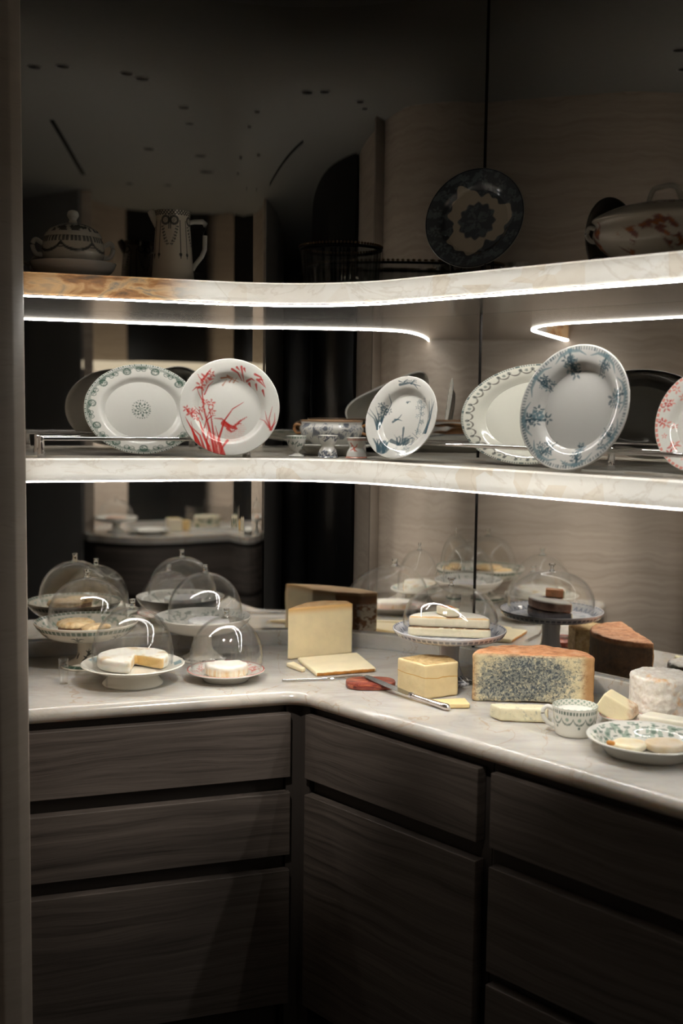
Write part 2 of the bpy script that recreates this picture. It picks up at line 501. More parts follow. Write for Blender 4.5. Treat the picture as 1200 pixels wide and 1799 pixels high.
obj('door', box(0.0217, 0.570, 0.0, 0.0285, 0.105, 0.6465, 0.0018), WOOD, cabR)
cabR2 = empty('drawer_cabinet', (C0[0], C0[1], 0), angR)
tag(cabR2, 'grey oak drawer unit at the bottom right, three very wide fronts with black gaps', 'cabinet', 'base cabinets')
obj('carcass', box(0.591, 1.80, 0.03, 0.52, 0.10, 0.862), WOOD_DARK, cabR2)
obj('plinth', box(0.591, 1.80, 0.07, 0.50, 0.0, 0.10), WOOD_DARK, cabR2)
for z0, z1 in ((0.687, 0.847), (0.419, 0.646), (0.105, 0.390)):
    obj('drawer', box(0.6045, 1.80, 0.0, 0.0285, z0, z1, 0.0018), WOOD, cabR2)

# ------------------------------------------------------------------ onyx shelves, backlit, with a strip of light under the front edge
def shelf(name, ztop, label, stone, drop):
    """drop: how far the stone edge hangs below the strip (negative: the strip shows from the front)"""
    g = empty(name, (C0[0], C0[1], ztop)); tag(g, label, 'shelf', 'backlit onyx shelves')
    th, r0, e = 0.055, 0.40, 0.160
    zb = ztop - th
    P = [(0.5557, ztop, 0.63), (e + 0.004, ztop, r0), (e, ztop - 0.004, r0), (e, zb + 0.003 - max(drop, 0), r0)]
    o = obj('onyx_casing', sweep(P, S_R, na=36), stone, smooth=30); child_at_world(o, g)
    P = [(e + 0.0015, zb + 0.001, r0), (0.5545, zb + 0.001, 0.631), (0.5545, zb + 0.004, 0.631), (e + 0.0015, zb + 0.004, r0)]
    o = obj('metal_tray', sweep(P, S_R, closed=True, na=36), STEEL, smooth=30); child_at_world(o, g)
    P = [(e + 0.018, ztop - 0.006, r0), (0.5545, ztop - 0.006, 0.631), (0.5545, ztop - 0.003, 0.631), (e + 0.018, ztop - 0.003, r0)]  # added unseen sheet, keeps the bar's light from leaking up through the top
    o = obj('light_block', sweep(P, S_R, closed=True, na=36), LIGHT_BLOCK, smooth=30); child_at_world(o, g)
    f = e + (0.001 if drop < 0 else 0.0025)
    P = [(f, zb - 0.0004, r0), (f + 0.009, zb - 0.0024, r0), (f + 0.009, zb + 0.0005, r0), (f, zb + 0.0005, r0)]
    o = obj('led_strip', sweep(P, S_R, closed=True, na=36), LED, smooth=30); child_at_world(o, g)
    P = [(e + 0.036, zb + 0.006, r0), (e + 0.046, zb + 0.006, r0), (e + 0.046, zb + 0.010, r0), (e + 0.036, zb + 0.010, r0)]
    o = obj('led_bar', sweep(P, S_R, closed=True, na=36), LEDB, smooth=30); child_at_world(o, g)
    return g
shelf('onyx_shelf', Z_UP, 'upper glowing onyx shelf, honey brown at its left end, mirror polished below', ONYX, -1)
shelf('onyx_shelf', Z_MID, 'middle glowing onyx shelf in front of the mirror, carrying the standing plates', ONYX2, 0.0050)
#@@OBJECTS@@
# ------------------------------------------------------------------ print: strokes and borders drawn into the colour attribute
RNG = np.random.default_rng(7)
def seg_mask(x, y, pts, w0, w1=None, soft=0.012):
    """coverage of a tapering brush stroke along pts"""
    w1 = w0 if w1 is None else w1
    out = np.zeros_like(x); n = len(pts) - 1
    for i in range(n):
        ax, ay = pts[i]; bx, by = pts[i + 1]
        dx, dy = bx - ax, by - ay; L2 = dx * dx + dy * dy + 1e-12
        t = np.clip(((x - ax) * dx + (y - ay) * dy) / L2, 0, 1)
        d = np.hypot(x - ax - t * dx, y - ay - t * dy)
        w = w0 + (w1 - w0) * (i + t) / n
        out = np.maximum(out, np.clip((w - d) / soft + 0.5, 0, 1))
    return out
def blob(x, y, cx, cy, rx, ry, a=0.0, soft=0.15):
    c, s = math.cos(a), math.sin(a)
    u = ((x - cx) * c + (y - cy) * s) / rx; v = (-(x - cx) * s + (y - cy) * c) / ry
    return np.clip((1 - np.hypot(u, v)) / soft, 0, 1)
def flower(x, y, cx, cy, r, petals=5, a=0.0):
    dx, dy = x - cx, y - cy
    d = np.hypot(dx, dy); t = np.arctan2(dy, dx) + a
    rr = r * (0.62 + 0.38 * np.cos(petals * t))
    return np.clip((rr - d) / (0.2 * r), 0, 1) * np.clip((d - 0.18 * r) / (0.1 * r), 0, 1)
def fbm(x, y, s, seed=0.0, oct=3):
    """cheap smooth noise 0..1"""
    v = np.zeros_like(x); a = 1.0; tot = 0
    r = np.random.default_rng(int(seed * 100) + 3)
    for o in range(oct):
        for k in range(3):
            an = r.uniform(0, 6.28); ph = r.uniform(0, 6.28)
            v += a * np.sin((x * math.cos(an) + y * math.sin(an)) * s * (1 + 0.35 * k) + ph + 1.3 * np.sin(x * s * 0.7 + ph * 2) )
            tot += a
        s *= 2.1; a *= 0.55
    return 0.5 + 0.5 * v / tot * 1.4
def over(base, mask, col, a=1.0):
    return base + (np.array(col)[None] - base) * (np.clip(mask, 0, 1) * a)[:, None]
def base_col(n, col=None): return np.tile(CREAM if col is None else np.array(col), (n, 1))

RED, PINK = lin((190, 42, 36)), lin((222, 120, 105))
TEAL, TEAL2 = lin((62, 88, 98)), lin((110, 134, 140))
GREEN, GREEN2 = lin((48, 84, 70)), lin((120, 148, 130))
NAVY, NAVY2 = lin((44, 56, 82)), lin((98, 110, 134))
INK = lin((38, 44, 46))

def paint_red_iris(x, y):
    c = base_col(len(x))
    P = lambda px, py: ((px - 807) / 176.0, -(py - 400) / 172.0)
    def S(pts, w0=0.02, w1=0.004, col=RED, a=0.9):
        nonlocal c
        c = over(c, seg_mask(x, y, [P(*p) for p in pts], w0, w1), col, a)
    def Fl(px, py, r, col=RED, a=0.85, k=5, an=0.0):
        nonlocal c
        u, v = P(px, py); c = over(c, flower(x, y, u, v, r, k, an), col, a)
    for yy in range(458, 520, 7):
        S([(790, yy), (868 - abs(yy - 470) * 0.8, yy)], 0.006, 0.004, PINK, 0.5)
    for k in range(26):
        S([(790 + RNG.uniform(0, 80), 425 + RNG.uniform(0, 120))] * 1 + [(800 + RNG.uniform(0, 60), 430 + RNG.uniform(0, 110))], 0.004, 0.003, PINK, 0.16)
    for pts in ([(756, 566), (738, 480), (716, 400), (708, 330), (716, 290)], [(742, 560), (716, 500), (704, 450), (690, 430)], [(700, 545), (682, 490), (656, 446)],
                [(722, 556), (704, 500), (668, 466)], [(766, 570), (752, 500), (742, 430), (730, 380)], [(780, 570), (768, 512), (790, 440), (818, 400), (856, 376)],
                [(790, 572), (774, 520), (757, 462)], [(735, 566), (728, 520), (735, 468)], [(800, 514), (784, 540), (776, 570)], [(712, 552), (694, 512), (676, 480)]):
        S(pts, 0.030, 0.005)
    for pts in ([(688, 520), (672, 470), (652, 436)], [(694, 536), (684, 500), (672, 452)], [(718, 470), (728, 430), (744, 402)], [(712, 440), (700, 410), (684, 396)], [(716, 380), (700, 352), (690, 330)], [(718, 350), (732, 318), (748, 304)], [(754, 560), (748, 520), (756, 486)],
                [(738, 540), (722, 508), (714, 470)], [(706, 548), (700, 520), (690, 500)], [(764, 540), (770, 500), (782, 470)], [(728, 440), (744, 426), (758, 424)], [(700, 420), (688, 412), (676, 414)], [(714, 310), (700, 296), (694, 284)]):
        S(pts, 0.014, 0.004)
    for pts in ([(748, 566), (732, 500), (722, 440)], [(772, 566), (762, 520), (757, 480)]):
        S(pts, 0.012, 0.004, PINK, 0.8)
    for px, py, r in ((722, 296, .13), (742, 282, .09), (706, 322, .12), (742, 380, .10), (720, 376, .08), (672, 420, .13), (656, 408, .09), (744, 408, .10), (708, 402, .08), (690, 436, .08)):
        Fl(px, py, r, RED, 0.8, 5, RNG.uniform(0, 3)); Fl(px + 5, py + 4, r * .6, PINK, 0.6, 4, RNG.uniform(0, 3))
    for pts in ([(716, 300), (732, 276), (742, 264)], [(708, 330), (690, 330), (676, 344)], [(735, 300), (752, 296)], [(664, 420), (650, 400)], [(672, 424), (688, 404)]):
        S(pts, 0.022, 0.004)
    S([(786, 452), (806, 462), (830, 470)], 0.055, 0.03); S([(806, 460), (780, 436), (752, 434)], 0.026, 0.006); S([(824, 462), (846, 442), (868, 428)], 0.028, 0.006)
    S([(800, 470), (812, 480), (826, 478)], 0.03, 0.01); S([(838, 452), (850, 452)], 0.018, 0.006)
    BR = lin((176, 104, 58))
    S([(776, 292), (800, 288), (838, 304)], 0.014, 0.006, BR)
    for pts in ([(782, 316), (796, 296)], [(806, 304), (818, 288)], [(820, 306), (832, 290)], [(798, 284), (816, 290)]):
        S(pts, 0.016, 0.004, BR, 0.8)
    for pts in ([(815, 264), (836, 276), (850, 300)], [(848, 256), (852, 280), (858, 304)], [(858, 262), (862, 274)], [(868, 302), (884, 296), (896, 304)], [(896, 282), (916, 292), (934, 330)],
                [(904, 300), (918, 312), (930, 326)], [(900, 316), (904, 336)], [(924, 338), (930, 360)], [(912, 300), (926, 302)], [(832, 258), (842, 268)], [(876, 310), (882, 322)]):
        S(pts, 0.024, 0.005)
    for pts in ([(950, 480), (946, 440), (958, 396)], [(952, 478), (938, 440), (932, 410)], [(954, 480), (966, 446), (966, 420)], [(946, 470), (930, 446), (914, 436)], [(956, 470), (970, 452)]):
        S(pts, 0.02, 0.004, RED, 0.75)
    return c

def paint_bird_teal(x, y):
    c = base_col(len(x))
    def S(pts, w0, w1, col=TEAL, a=0.85):
        nonlocal c
        c = over(c, seg_mask(x, y, pts, w0, w1), col, a)
    g = np.random.default_rng(4)
    for k in range(12):
        a = -0.5 + g.uniform(-0.35, 0.6); L = g.uniform(0.2, 0.55)
        S([(-0.66, -0.28), (-0.66 + 0.5 * L * math.sin(a), -0.28 + 0.6 * L), (-0.66 + L * math.sin(a) * 1.4, -0.28 + L)], 0.02, 0.004)
    for k in range(7):
        c = over(c, flower(x, y, -0.6 + g.uniform(-.16, .12), 0.12 + g.uniform(-.1, .2), 0.09, 5, k), TEAL, 0.7)
    S([(-0.58, 0.1), (-0.48, 0.36), (-0.5, 0.58)], 0.018, 0.004)
    S([(-0.22, 0.80), (0.05, 0.84), (0.38, 0.76)], 0.03, 0.006); S([(-0.1, 0.86), (0.0, 0.92)], .02, .004); S([(0.1, .82), (.22, .92)], .02, .004); S([(0.2, .8), (.3, .70)], .014, .004); S([(-.25, .88), (-.1, .84)], .014, .004)
    for k in range(5): c = over(c, flower(x, y, -0.05 + 0.07 * k, 0.87, 0.05, 4, k), TEAL, 0.7)
    for k in range(10):
        bx = g.uniform(-0.6, -0.2)
        S([(bx, -0.86 + 0.1 * g.random()), (bx - 0.08, -0.7), (bx - 0.2 * g.random() - .05, -0.52)], 0.035, 0.006, TEAL, 0.75)
    c = over(c, blob(x, y, -0.38, -0.72, 0.12, 0.2, 0.3), TEAL, 0.75)
    for k in range(14):
        bx = g.uniform(-0.1, 0.45)
        S([(bx, -0.62), (bx + g.uniform(-.12, .12), -0.45), (bx + g.uniform(-.2, .2), -0.3 - 0.2 * g.random())], 0.02, 0.004, TEAL, 0.6)
    S([(-0.28, -0.52), (0.0, -0.6), (0.3, -0.42)], 0.05, 0.01, TEAL, 0.8); S([(0.0, -.2), (.03, -.45), (.06, -.55)], .03, .01, TEAL, .8)
    c = over(c, blob(x, y, 0.12, -0.52, 0.14, 0.1), TEAL, 0.7)
    S([(-0.34, -0.06), (-0.2, 0.02), (-0.12, 0.14)], 0.03, 0.004); S([(-0.3, 0.0), (-0.18, 0.0), (-0.08, -0.03)], 0.02, 0.004)
    S([(-0.05, 0.42), (0.06, 0.44)], 0.02, 0.004); S([(-.02, .40), (.0, .45)], .014, .004)
    S([(0.40, -0.35), (0.42, 0.1), (0.36, 0.45)], 0.014, 0.006, TEAL2)
    for k in range(16): c = over(c, flower(x, y, 0.40 + g.uniform(-.13, .13), g.uniform(-.35, .48), 0.07, 5, k), TEAL2 if k % 2 else TEAL, 0.55)
    for k in range(7):
        S([(0.72 + g.uniform(-.05, .05), -0.34), (0.76 + g.uniform(-.05, .08), 0.0), (0.72 + g.uniform(-.1, .14), 0.3 + .2 * g.random())], 0.03, 0.005, TEAL, 0.65)
    for k in range(9): c = over(c, flower(x, y, 0.15 + g.uniform(-.2, .3), -0.8 + g.uniform(-.1, .12), 0.07, 5, k), TEAL2, 0.6)
    S([(-.1, -.75), (.1, -.82), (.4, -.7)], .012, .006, TEAL, .6)
    return c

def paint_floral_teal(x, y):
    c = base_col(len(x), lin((206, 204, 198)))
    r = np.hypot(x, y); t = np.arctan2(y, x)
    band = np.clip((r - 0.91) / 0.01, 0, 1) * np.clip((0.975 - r) / 0.01, 0, 1)
    sect = np.clip(0.6 + np.cos(2 * (t - 2.4)), 0, 1)
    c = over(c, band * (0.55 + 0.45 * np.sign(np.sin(t * 120))), TEAL, 0.75)
    g = np.random.default_rng(9)
    for k in range(8):
        a = 2 * math.pi * k / 8 + 0.25
        big = 1.0 if k % 2 == 0 else 0.75
        for j in range(11):
            rr = 0.92 - abs(g.normal(0, 0.08)) - (0.22 * big * g.random()); aa = a + g.normal(0, 0.09 * (rr / .8))
            c = over(c, flower(x, y, rr * math.cos(aa), rr * math.sin(aa), g.uniform(.06, .12) * big, 5, j), TEAL if j % 3 else TEAL2, 0.8)
        c = over(c, seg_mask(x, y, [(0.9 * math.cos(a), 0.9 * math.sin(a)), (0.60 * math.cos(a + .04), 0.60 * math.sin(a + .04))], 0.022, 0.006), TEAL, 0.85)
        for s in (-1, 1):
            c = over(c, seg_mask(x, y, [(0.93 * math.cos(a), 0.93 * math.sin(a)), (0.90 * math.cos(a + s * .2), 0.90 * math.sin(a + s * .2)), (0.84 * math.cos(a + s * .34), 0.84 * math.sin(a + s * .34))], 0.03, 0.006), TEAL2, 0.8)
    return c

def paint_garland(x, y):
    c = base_col(len(x), lin((222, 220, 206)))
    r = np.hypot(x, y); t = np.arctan2(y, x)
    n = 34; ph = (t / (2 * np.pi) * n) % 1.0
    c = over(c, np.clip((r - .955) / .008, 0, 1) * (np.sin(t * 170) > -0.2), lin((70, 92, 92)), 0.85)
    sw = 0.92 - 0.085 * np.sqrt(np.clip(1 - (2 * ph - 1) ** 2, 0, 1))
    c = over(c, np.clip((0.016 - np.abs(r - sw)) / 0.008, 0, 1), lin((92, 84, 76)), 0.8)
    dx = (ph - 0.0); dx = np.minimum(dx, 1 - dx) * 2 * np.pi / n * r
    c = over(c, np.clip((0.03 - np.hypot(dx, (r - 0.905) * 0.8)) / 0.01, 0, 1), lin((70, 76, 74)), 0.75)
    mx = (ph - 0.5) * 2 * np.pi / n * r
    c = over(c, np.clip((0.03 - np.hypot(mx, (r - 0.895))) / 0.01, 0, 1) * (np.sin(t * 340) > 0), lin((100, 116, 108)), 0.7)
    return c

def paint_green_oval(x, y):
    c = base_col(len(x))
    r = np.hypot(x, y); t = np.arctan2(y, x)
    n = 22; ph = (t / (2 * np.pi) * n) % 1.0
    e = np.clip((r - .962) / .006, 0, 1)
    c = over(c, e * (np.sin(t * 150) > -0.3), GREEN, 0.9)
    v = 0.915 - 0.05 * np.abs(np.sin(np.pi * ph)) ** 0.6
    c = over(c, np.clip((r - v) / 0.012, 0, 1) * np.clip((.962 - r) / .006, 0, 1) * (np.sin(t * 176) * np.sin(r * 160) > -.35), GREEN, 0.75)
    mx = (ph - 0.5) * 2 * np.pi / n * r; my = r - 0.865
    odd = (np.floor(t / (2 * np.pi) * n) % 2 == 0)
    d = np.hypot(mx, my)
    ring = np.clip((0.016 - np.abs(d - 0.062)) / 0.006, 0, 1); ang = np.arctan2(my, mx)
    ros = np.clip((0.05 - d) / 0.01, 0, 1) * (np.sin(ang * 8) * np.sin(d * 260) > 0)
    c = over(c, (ring + ros) * odd, GREEN, 0.8)
    loop = np.clip((0.010 - np.abs(np.hypot(np.abs(mx) - 0.045, my - 0.02) - 0.04)) / 0.006, 0, 1)
    c = over(c, loop * (~odd) * (r < .94), GREEN, 0.75)
    c = over(c, np.clip((.02 - np.hypot(mx, r - .91)) / .008, 0, 1) * (~odd), GREEN, .8)
    # round medallion in the middle (x is squeezed on the oval, so undo that)
    X, Y = x * 1.0, (y - 0.02) * 0.795
    d = np.hypot(X, Y); a = np.arctan2(Y, X)
    med = np.clip((0.012 - np.abs(d - 0.155)) / 0.008, 0, 1) * (np.sin(a * 24) > -0.2)
    med = np.maximum(med, np.clip((0.14 - d) / 0.01, 0, 1) * (np.sin(a * 8) * np.sin(d * 75) > 0.1))
    c = over(c, med, GREEN, 0.8)
    return c

def paint_red_edge(x, y):
    c = base_col(len(x))
    r = np.hypot(x, y); t = np.arctan2(y, x)
    c = over(c, np.clip((r - .93) / .01, 0, 1) * (np.sin(t * 60) > -.2) * (r < .985), PINK, 0.8)
    g = np.random.default_rng(2)
    for k in range(40):
        a = g.uniform(0, 6.28); rr = g.uniform(.66, .88)
        c = over(c, flower(x, y, rr * math.cos(a), rr * math.sin(a), g.uniform(.06, .12), 5, k), RED if k % 2 else PINK, 0.75)
    return c

def paint_navy_damask(x, y):
    c = base_col(len(x), lin((214, 204, 186)))
    r = np.hypot(x, y); t = np.arctan2(y, x)
    edge = 0.60 + 0.10 * np.cos(3 * t - 0.3) + 0.05 * np.sin(7 * t) + 0.03 * np.cos(15 * t)
    rim = np.clip((r - edge) / 0.015, 0, 1)
    ros = np.clip((0.37 + 0.025 * np.cos(12 * t) - r) / 0.02, 0, 1)
    m = np.maximum(rim, ros)
    pat = fbm(x, y, 16, 1.0, 3)
    c = over(c, m, lin((40, 56, 74)), 0.92)
    c = over(c, m * np.clip((pat - 0.56) / 0.08, 0, 1), lin((110, 124, 132)), 0.75)
    g = np.random.default_rng(5)
    for k in range(13):
        a = 2 * math.pi * k / 13; rr = 0.80
        c = over(c, flower(x, y, rr * math.cos(a), rr * math.sin(a), 0.11, 5, k), lin((120, 134, 140)), 0.6)
    c = over(c, flower(x, y, 0, 0, 0.22, 6, 0), lin((120, 134, 140)), 0.6)
    c = over(c, np.clip((r - .965) / .01, 0, 1), lin((28, 34, 48)), 0.9)
    return c

# ------------------------------------------------------------------ crockery builders
def plate_profile(R, depth, well=0.64):
    front = smooth_profile([(0, 0.0), (0.3 * R, 0.0), (well * 0.92 * R, 0.0005), (well * R, 0.1 * depth), ((well + 0.10) * R, 0.62 * depth), (0.90 * R, 0.90 * depth), (0.985 * R, depth)], 16)
    back = [(R, depth * 0.98 - 0.001), (R * 0.995, depth - 0.0035), (0.9 * R, 0.9 * depth - 0.005), ((well + 0.1) * R, 0.62 * depth - 0.006), (well * R, -0.0055), (well * R - 0.002, -0.009), (well * R - 0.006, -0.009), (well * R - 0.008, -0.005), (0.2 * R, -0.005), (0, -0.005)]
    return front, back

def plate_mesh(R, ry, depth, paint, segs=360, well=0.64):
    fr, bk = plate_profile(R, depth, well)
    nf = len(fr)
    def pf(T, RR, ZZ, K):
        x = RR / R * np.cos(T); y = RR / R * np.sin(T)
        c = paint(x, y)
        c[K >= nf] = CREAM * 0.97
        return c
    return lathe(fr + bk, segs, pf, 1.0, ry / R)

def lean(o, base, z, ry, yaw, tilt, back=0.0):
    """stand a plate on its rim at base (x, y), facing yaw, leaning back by tilt degrees"""
    yaw, tilt = math.radians(yaw), math.radians(tilt)
    n = Vector((math.sin(yaw), -math.cos(yaw), 0))
    right = Vector((math.cos(yaw), math.sin(yaw), 0))
    up = Vector((-n.x * math.sin(tilt), -n.y * math.sin(tilt), math.cos(tilt)))
    nf = right.cross(up)
    c = Vector((base[0], base[1], z)) + up * ry + Vector((0, 0, 0.001))
    o.matrix_world = Matrix(((right.x, up.x, nf.x, c.x), (right.y, up.y, nf.y, c.y), (right.z, up.z, nf.z, c.z), (0, 0, 0, 1)))
    return o

def standing_plate(name, base, R, ry, yaw, tilt, paint, label, cat='plate', depth=0.022, z=Z_MID, well=0.64, group=None):
    o = obj(name, plate_mesh(R, ry, depth, paint, 360, well), PRINT)
    lean(o, base, z, ry, yaw, tilt)
    return tag(o, label, cat, group)

GP = 'plates standing on the middle shelf'
standing_plate('oval_platter', (-0.509, 2.908), 0.1469, 0.1166, 18.8, 11.5, paint_green_oval, 'oval white platter with green medallion border and round green centre motif', 'platter', 0.018, group=GP)
standing_plate('dinner_plate', (-0.2829, 2.853), 0.1251, 0.1251, 5.4, 14.2, paint_red_iris, 'white plate with red irises and a red bird, standing at the shelf edge', group=GP)
standing_plate('dessert_plate', (0.134, 2.774), 0.1052, 0.1052, -38.8, 16.6, paint_bird_teal, 'small white plate with blue grasses and birds, leaning by the egg cups', group=GP)
standing_plate('oval_platter', (0.4212, 2.6223), 0.2083, 0.1197, -46.8, 14.4, paint_garland, 'oval cream platter with a grey garland border, behind the chrome rail', 'platter', 0.018, well=0.70, group=GP)
standing_plate('dinner_plate', (0.4732, 2.3856), 0.1354, 0.1354, -46.5, 12.9, paint_floral_teal, 'large white plate with blue flower sprays around its rim, in front of the rail', group=GP)
standing_plate('dinner_plate', (0.741, 2.363), 0.1119, 0.1119, -48.8, 13.0, paint_red_edge, 'plate with pink and red flowers, cut off by the right edge of the photo', group=GP)

def rot_to(o, xy, z, rz=0.0):
    o.location = (xy[0], xy[1], z); o.rotation_euler = (0, 0, rz); return o

def footed_stand(name, xy, z, Rr, zr, Rf, stem_r, bowl_d, label, paint=None, flat=0.50, cat='cake stand'):
    """pedestal dish: rim radius Rr at height zr, foot radius Rf; parts bowl, stem, foot"""
    g = empty(name, (xy[0], xy[1], z)); tag(g, label, cat)
    zb = zr - bowl_d
    fr = smooth_profile([(0, zb + 0.006), (Rr * flat, zb + 0.006), (Rr * max(0.74, flat + .02), zb + (0.012 if flat < .7 else .007)), (Rr * 0.90, zr - 0.010), (Rr * 0.985, zr - 0.001)], 12)
    bk = smooth_profile([(Rr, zr - 0.001), (Rr * 0.995, zr - 0.006), (Rr * 0.93, zr - 0.019), (Rr * 0.80, zb + 0.008 if flat < .7 else zb + 0.003), (Rr * 0.6, zb - 0.002), (stem_r * 1.6, zb - 0.006), (stem_r, zb - 0.014)], 12)
    nf = len(fr)
    def pf(T, RR, ZZ, K):
        return paint('bowl', T, RR / Rr, ZZ, K < nf) if paint else base_col(len(T))
    obj('bowl', lathe(fr + bk, 240, pf), PRINT, g)
    st = smooth_profile([(stem_r, zb - 0.010), (stem_r * 0.92, zb * 0.6), (stem_r * 1.02, zb * 0.38), (stem_r * 1.35, 0.020)], 10)
    obj('stem', lathe(st, 120, (lambda T, RR, ZZ, K: paint('stem', T, RR / stem_r, ZZ, K < 0)) if paint else (lambda T, RR, ZZ, K: base_col(len(T)))), PRINT, g)
    ft = smooth_profile([(stem_r * 1.33, 0.0205), (Rf * 0.72, 0.013), (Rf * 0.95, 0.007), (Rf, 0.003), (Rf * 0.98, 0.0)], 8)
    obj('foot', lathe(ft, 160, (lambda T, RR, ZZ, K: paint('foot', T, RR / Rf, ZZ, K < 0)) if paint else (lambda T, RR, ZZ, K: base_col(len(T)))), PRINT, g)
    return g

def dome(name, xy, z, R, h, knob_h, knob_r, label, flared=False, shoulder=0.12):
    """glass bell with a knob; outer and inner skin"""
    g = empty(name, (xy[0], xy[1], z)); tag(g, label, 'glass dome', 'glass cheese domes')
    out = [(R * 0.965, 0.0), (R * 0.99, h * 0.08)]
    if shoulder > 0:
        n = 26
        for i in range(n + 1):
            a = i / n * math.pi / 2
            e = 2.0 + shoulder
            out.append((R * 1.005 * max(math.cos(a), 0) ** (2 / e), h * 0.18 + h * 0.82 * math.sin(a) ** (2 / e)))
    inn = [(max(r - 0.0022, 0), zz - (0.0022 if zz > h * 0.5 else 0)) for r, zz in out][::-1]
    me = lathe([(r, zz) for r, zz in out[:-1]] + [(0.0005, h)] + [(0.0005, h - 0.0022)] + inn[1:-1] + [(R * 0.965 - 0.0022, 0.0)], 96, closed=True)
    obj('bell', me, GLASS, g)
    if flared:
        k = smooth_profile([(0, h - 0.002), (knob_r * 0.9, h - 0.001), (knob_r * 0.55, h + knob_h * 0.3), (knob_r * 0.6, h + knob_h * 0.55), (knob_r * 1.1, h + knob_h * 0.85), (knob_r * 0.95, h + knob_h), (0, h + knob_h)], 6)
    else:
        k = smooth_profile([(knob_r * 2.2, h - 0.0035), (knob_r * 1.15, h + 0.0015), (knob_r * 0.92, h + knob_h * 0.35), (knob_r * 0.95, h + knob_h * 0.7), (knob_r * 1.12, h + knob_h * 0.97), (knob_r * 0.8, h + knob_h), (knob_r * 0.72, h + knob_h * 0.7), (0, h + knob_h * 0.55)], 5)
    obj('knob', lathe(k, 32), KNOB, g)
    return g

def paint_stand_green(part, T, R, Z, front):
    c = base_col(len(T), lin((220, 213, 198)))
    if part == 'bowl':
        inner = front & (R > 0.84) if not isinstance(front, bool) else front
        band = np.clip((R - 0.93) / 0.01, 0, 1) * (R < 0.985)
        pat = (np.sin(T * 90) * np.sin(R * 130) > -0.15)
        c = over(c, band, GREEN, 0.85); c = over(c, band * (np.sin(T * 60) > 0.75), CREAM, 0.7)
        c = over(c, np.clip((R - 0.74) / 0.02, 0, 1) * np.clip((.9 - R) / .02, 0, 1) * front * (fbm(np.cos(T) * R, np.sin(T) * R, 26, 2) > 0.60), GREEN2, 0.85)
        n = 7; ph = ((T / (2 * np.pi) * n + 0.22) % 1.0 - 0.5) * 2 * np.pi / n
        sp = np.zeros_like(T)
        u, v = ph * 0.86, R - 0.83
        for pts in ([(0, .06), (0, -.07)], [(0, .0), (.06, .05), (.11, .04)], [(0, .0), (-.06, .05), (-.11, .04)], [(0, -.02), (.06, -.05), (.1, -.02)], [(0, -.02), (-.06, -.05), (-.1, -.02)]):
            sp = np.maximum(sp, seg_mask(u, v, pts, .016, .006, .01))
        c = over(c, sp * (~front), INK, 0.85)
    elif part == 'foot':
        b = np.clip((R - 0.80) / 0.02, 0, 1) * (R < .985)
        c = over(c, b, GREEN * 0.7, 0.95); c = over(c, b * (np.sin(T * 26) > 0.7) , GREEN2, 0.6)
    else:
        n = 3; ph = ((T / (2 * np.pi) * n) % 1.0 - 0.5) * 2 * np.pi / n
        u, v = ph * 0.03, Z - 0.034
        sp = np.zeros_like(T)
        for pts in ([(-.018, -.014), (-.006, 0), (0, .016)], [(-.006, 0), (.008, .004), (.016, .001)], [(-.01, -.006), (-.018, -.002)], [(-.002, .006), (.006, .012)], [(0, .004), (-.01, .012)], [(.02, -.004), (.028, .002)], [(.024, -.008), (.024, .006)]):
            sp = np.maximum(sp, seg_mask(u, v, pts, .0028, .001, .001))
        c = over(c, sp, INK, 0.9)
    return c

def paint_stand_grey(part, T, R, Z, front):
    c = base_col(len(T), lin((226, 222, 212)))
    if part == 'bowl':
        c = over(c, np.clip((R - 0.70) / 0.03, 0, 1) * np.clip((.95 - R) / .02, 0, 1) * front * (fbm(np.cos(T) * R, np.sin(T) * R, 24, 5) > 0.64), lin((128, 140, 128)), 0.7)
    elif part == 'foot':
        b = np.clip((R - 0.86) / 0.02, 0, 1) * (R < .97)
        c = over(c, b * (fbm(T * 6, R * 30, 5, 1) > .45), INK, 0.8)
    return c

def paint_stand_navy(part, T, R, Z, front):
    c = base_col(len(T), lin((216, 216, 220)))
    if part == 'bowl':
        n = 44; ph = (T / (2 * np.pi) * n) % 1.0; tri = np.abs(ph - 0.5) * 2
        e = np.clip((R - 0.955) / 0.01, 0, 1) * (R < .985) * (np.sin(T * 180) > -0.1)
        zig = 0.78 + 0.10 * tri
        out = ~front
        c = over(c, np.clip((0.028 - np.abs(R - zig - .03)) / 0.012, 0, 1) * out, NAVY, 0.9)
        c = over(c, np.clip((R - zig - .07) / 0.02, 0, 1) * (R < .95) * out * (np.sin(T * 176) * np.sin(R * 300) > -.1), NAVY, 0.8)
        c = over(c, np.clip((R - .76) / .01, 0, 1) * (R < .79) * out, NAVY2, .7)
        c = over(c, e, NAVY, 0.7)
        inn = front & (R > 0.74)
        lat = np.clip((0.03 - np.abs(R - (0.80 + 0.09 * tri))) / 0.012, 0, 1)
        c = over(c, lat * inn, NAVY2, 0.85)
        c = over(c, np.clip((.012 - np.abs(R - .755)) / .006, 0, 1) * front, NAVY, .6)
        c = over(c, np.clip((.7 - R) / .05, 0, 1) * front * (fbm(np.cos(T) * R, np.sin(T) * R, 22, 8) > 0.62), NAVY2, 0.6)
    elif part == 'foot':
        c = over(c, (R > 0.45) * (fbm(np.cos(T) * R, np.sin(T) * R, 14, 3) > 0.47) * 1.0, NAVY, 0.85)
    return c

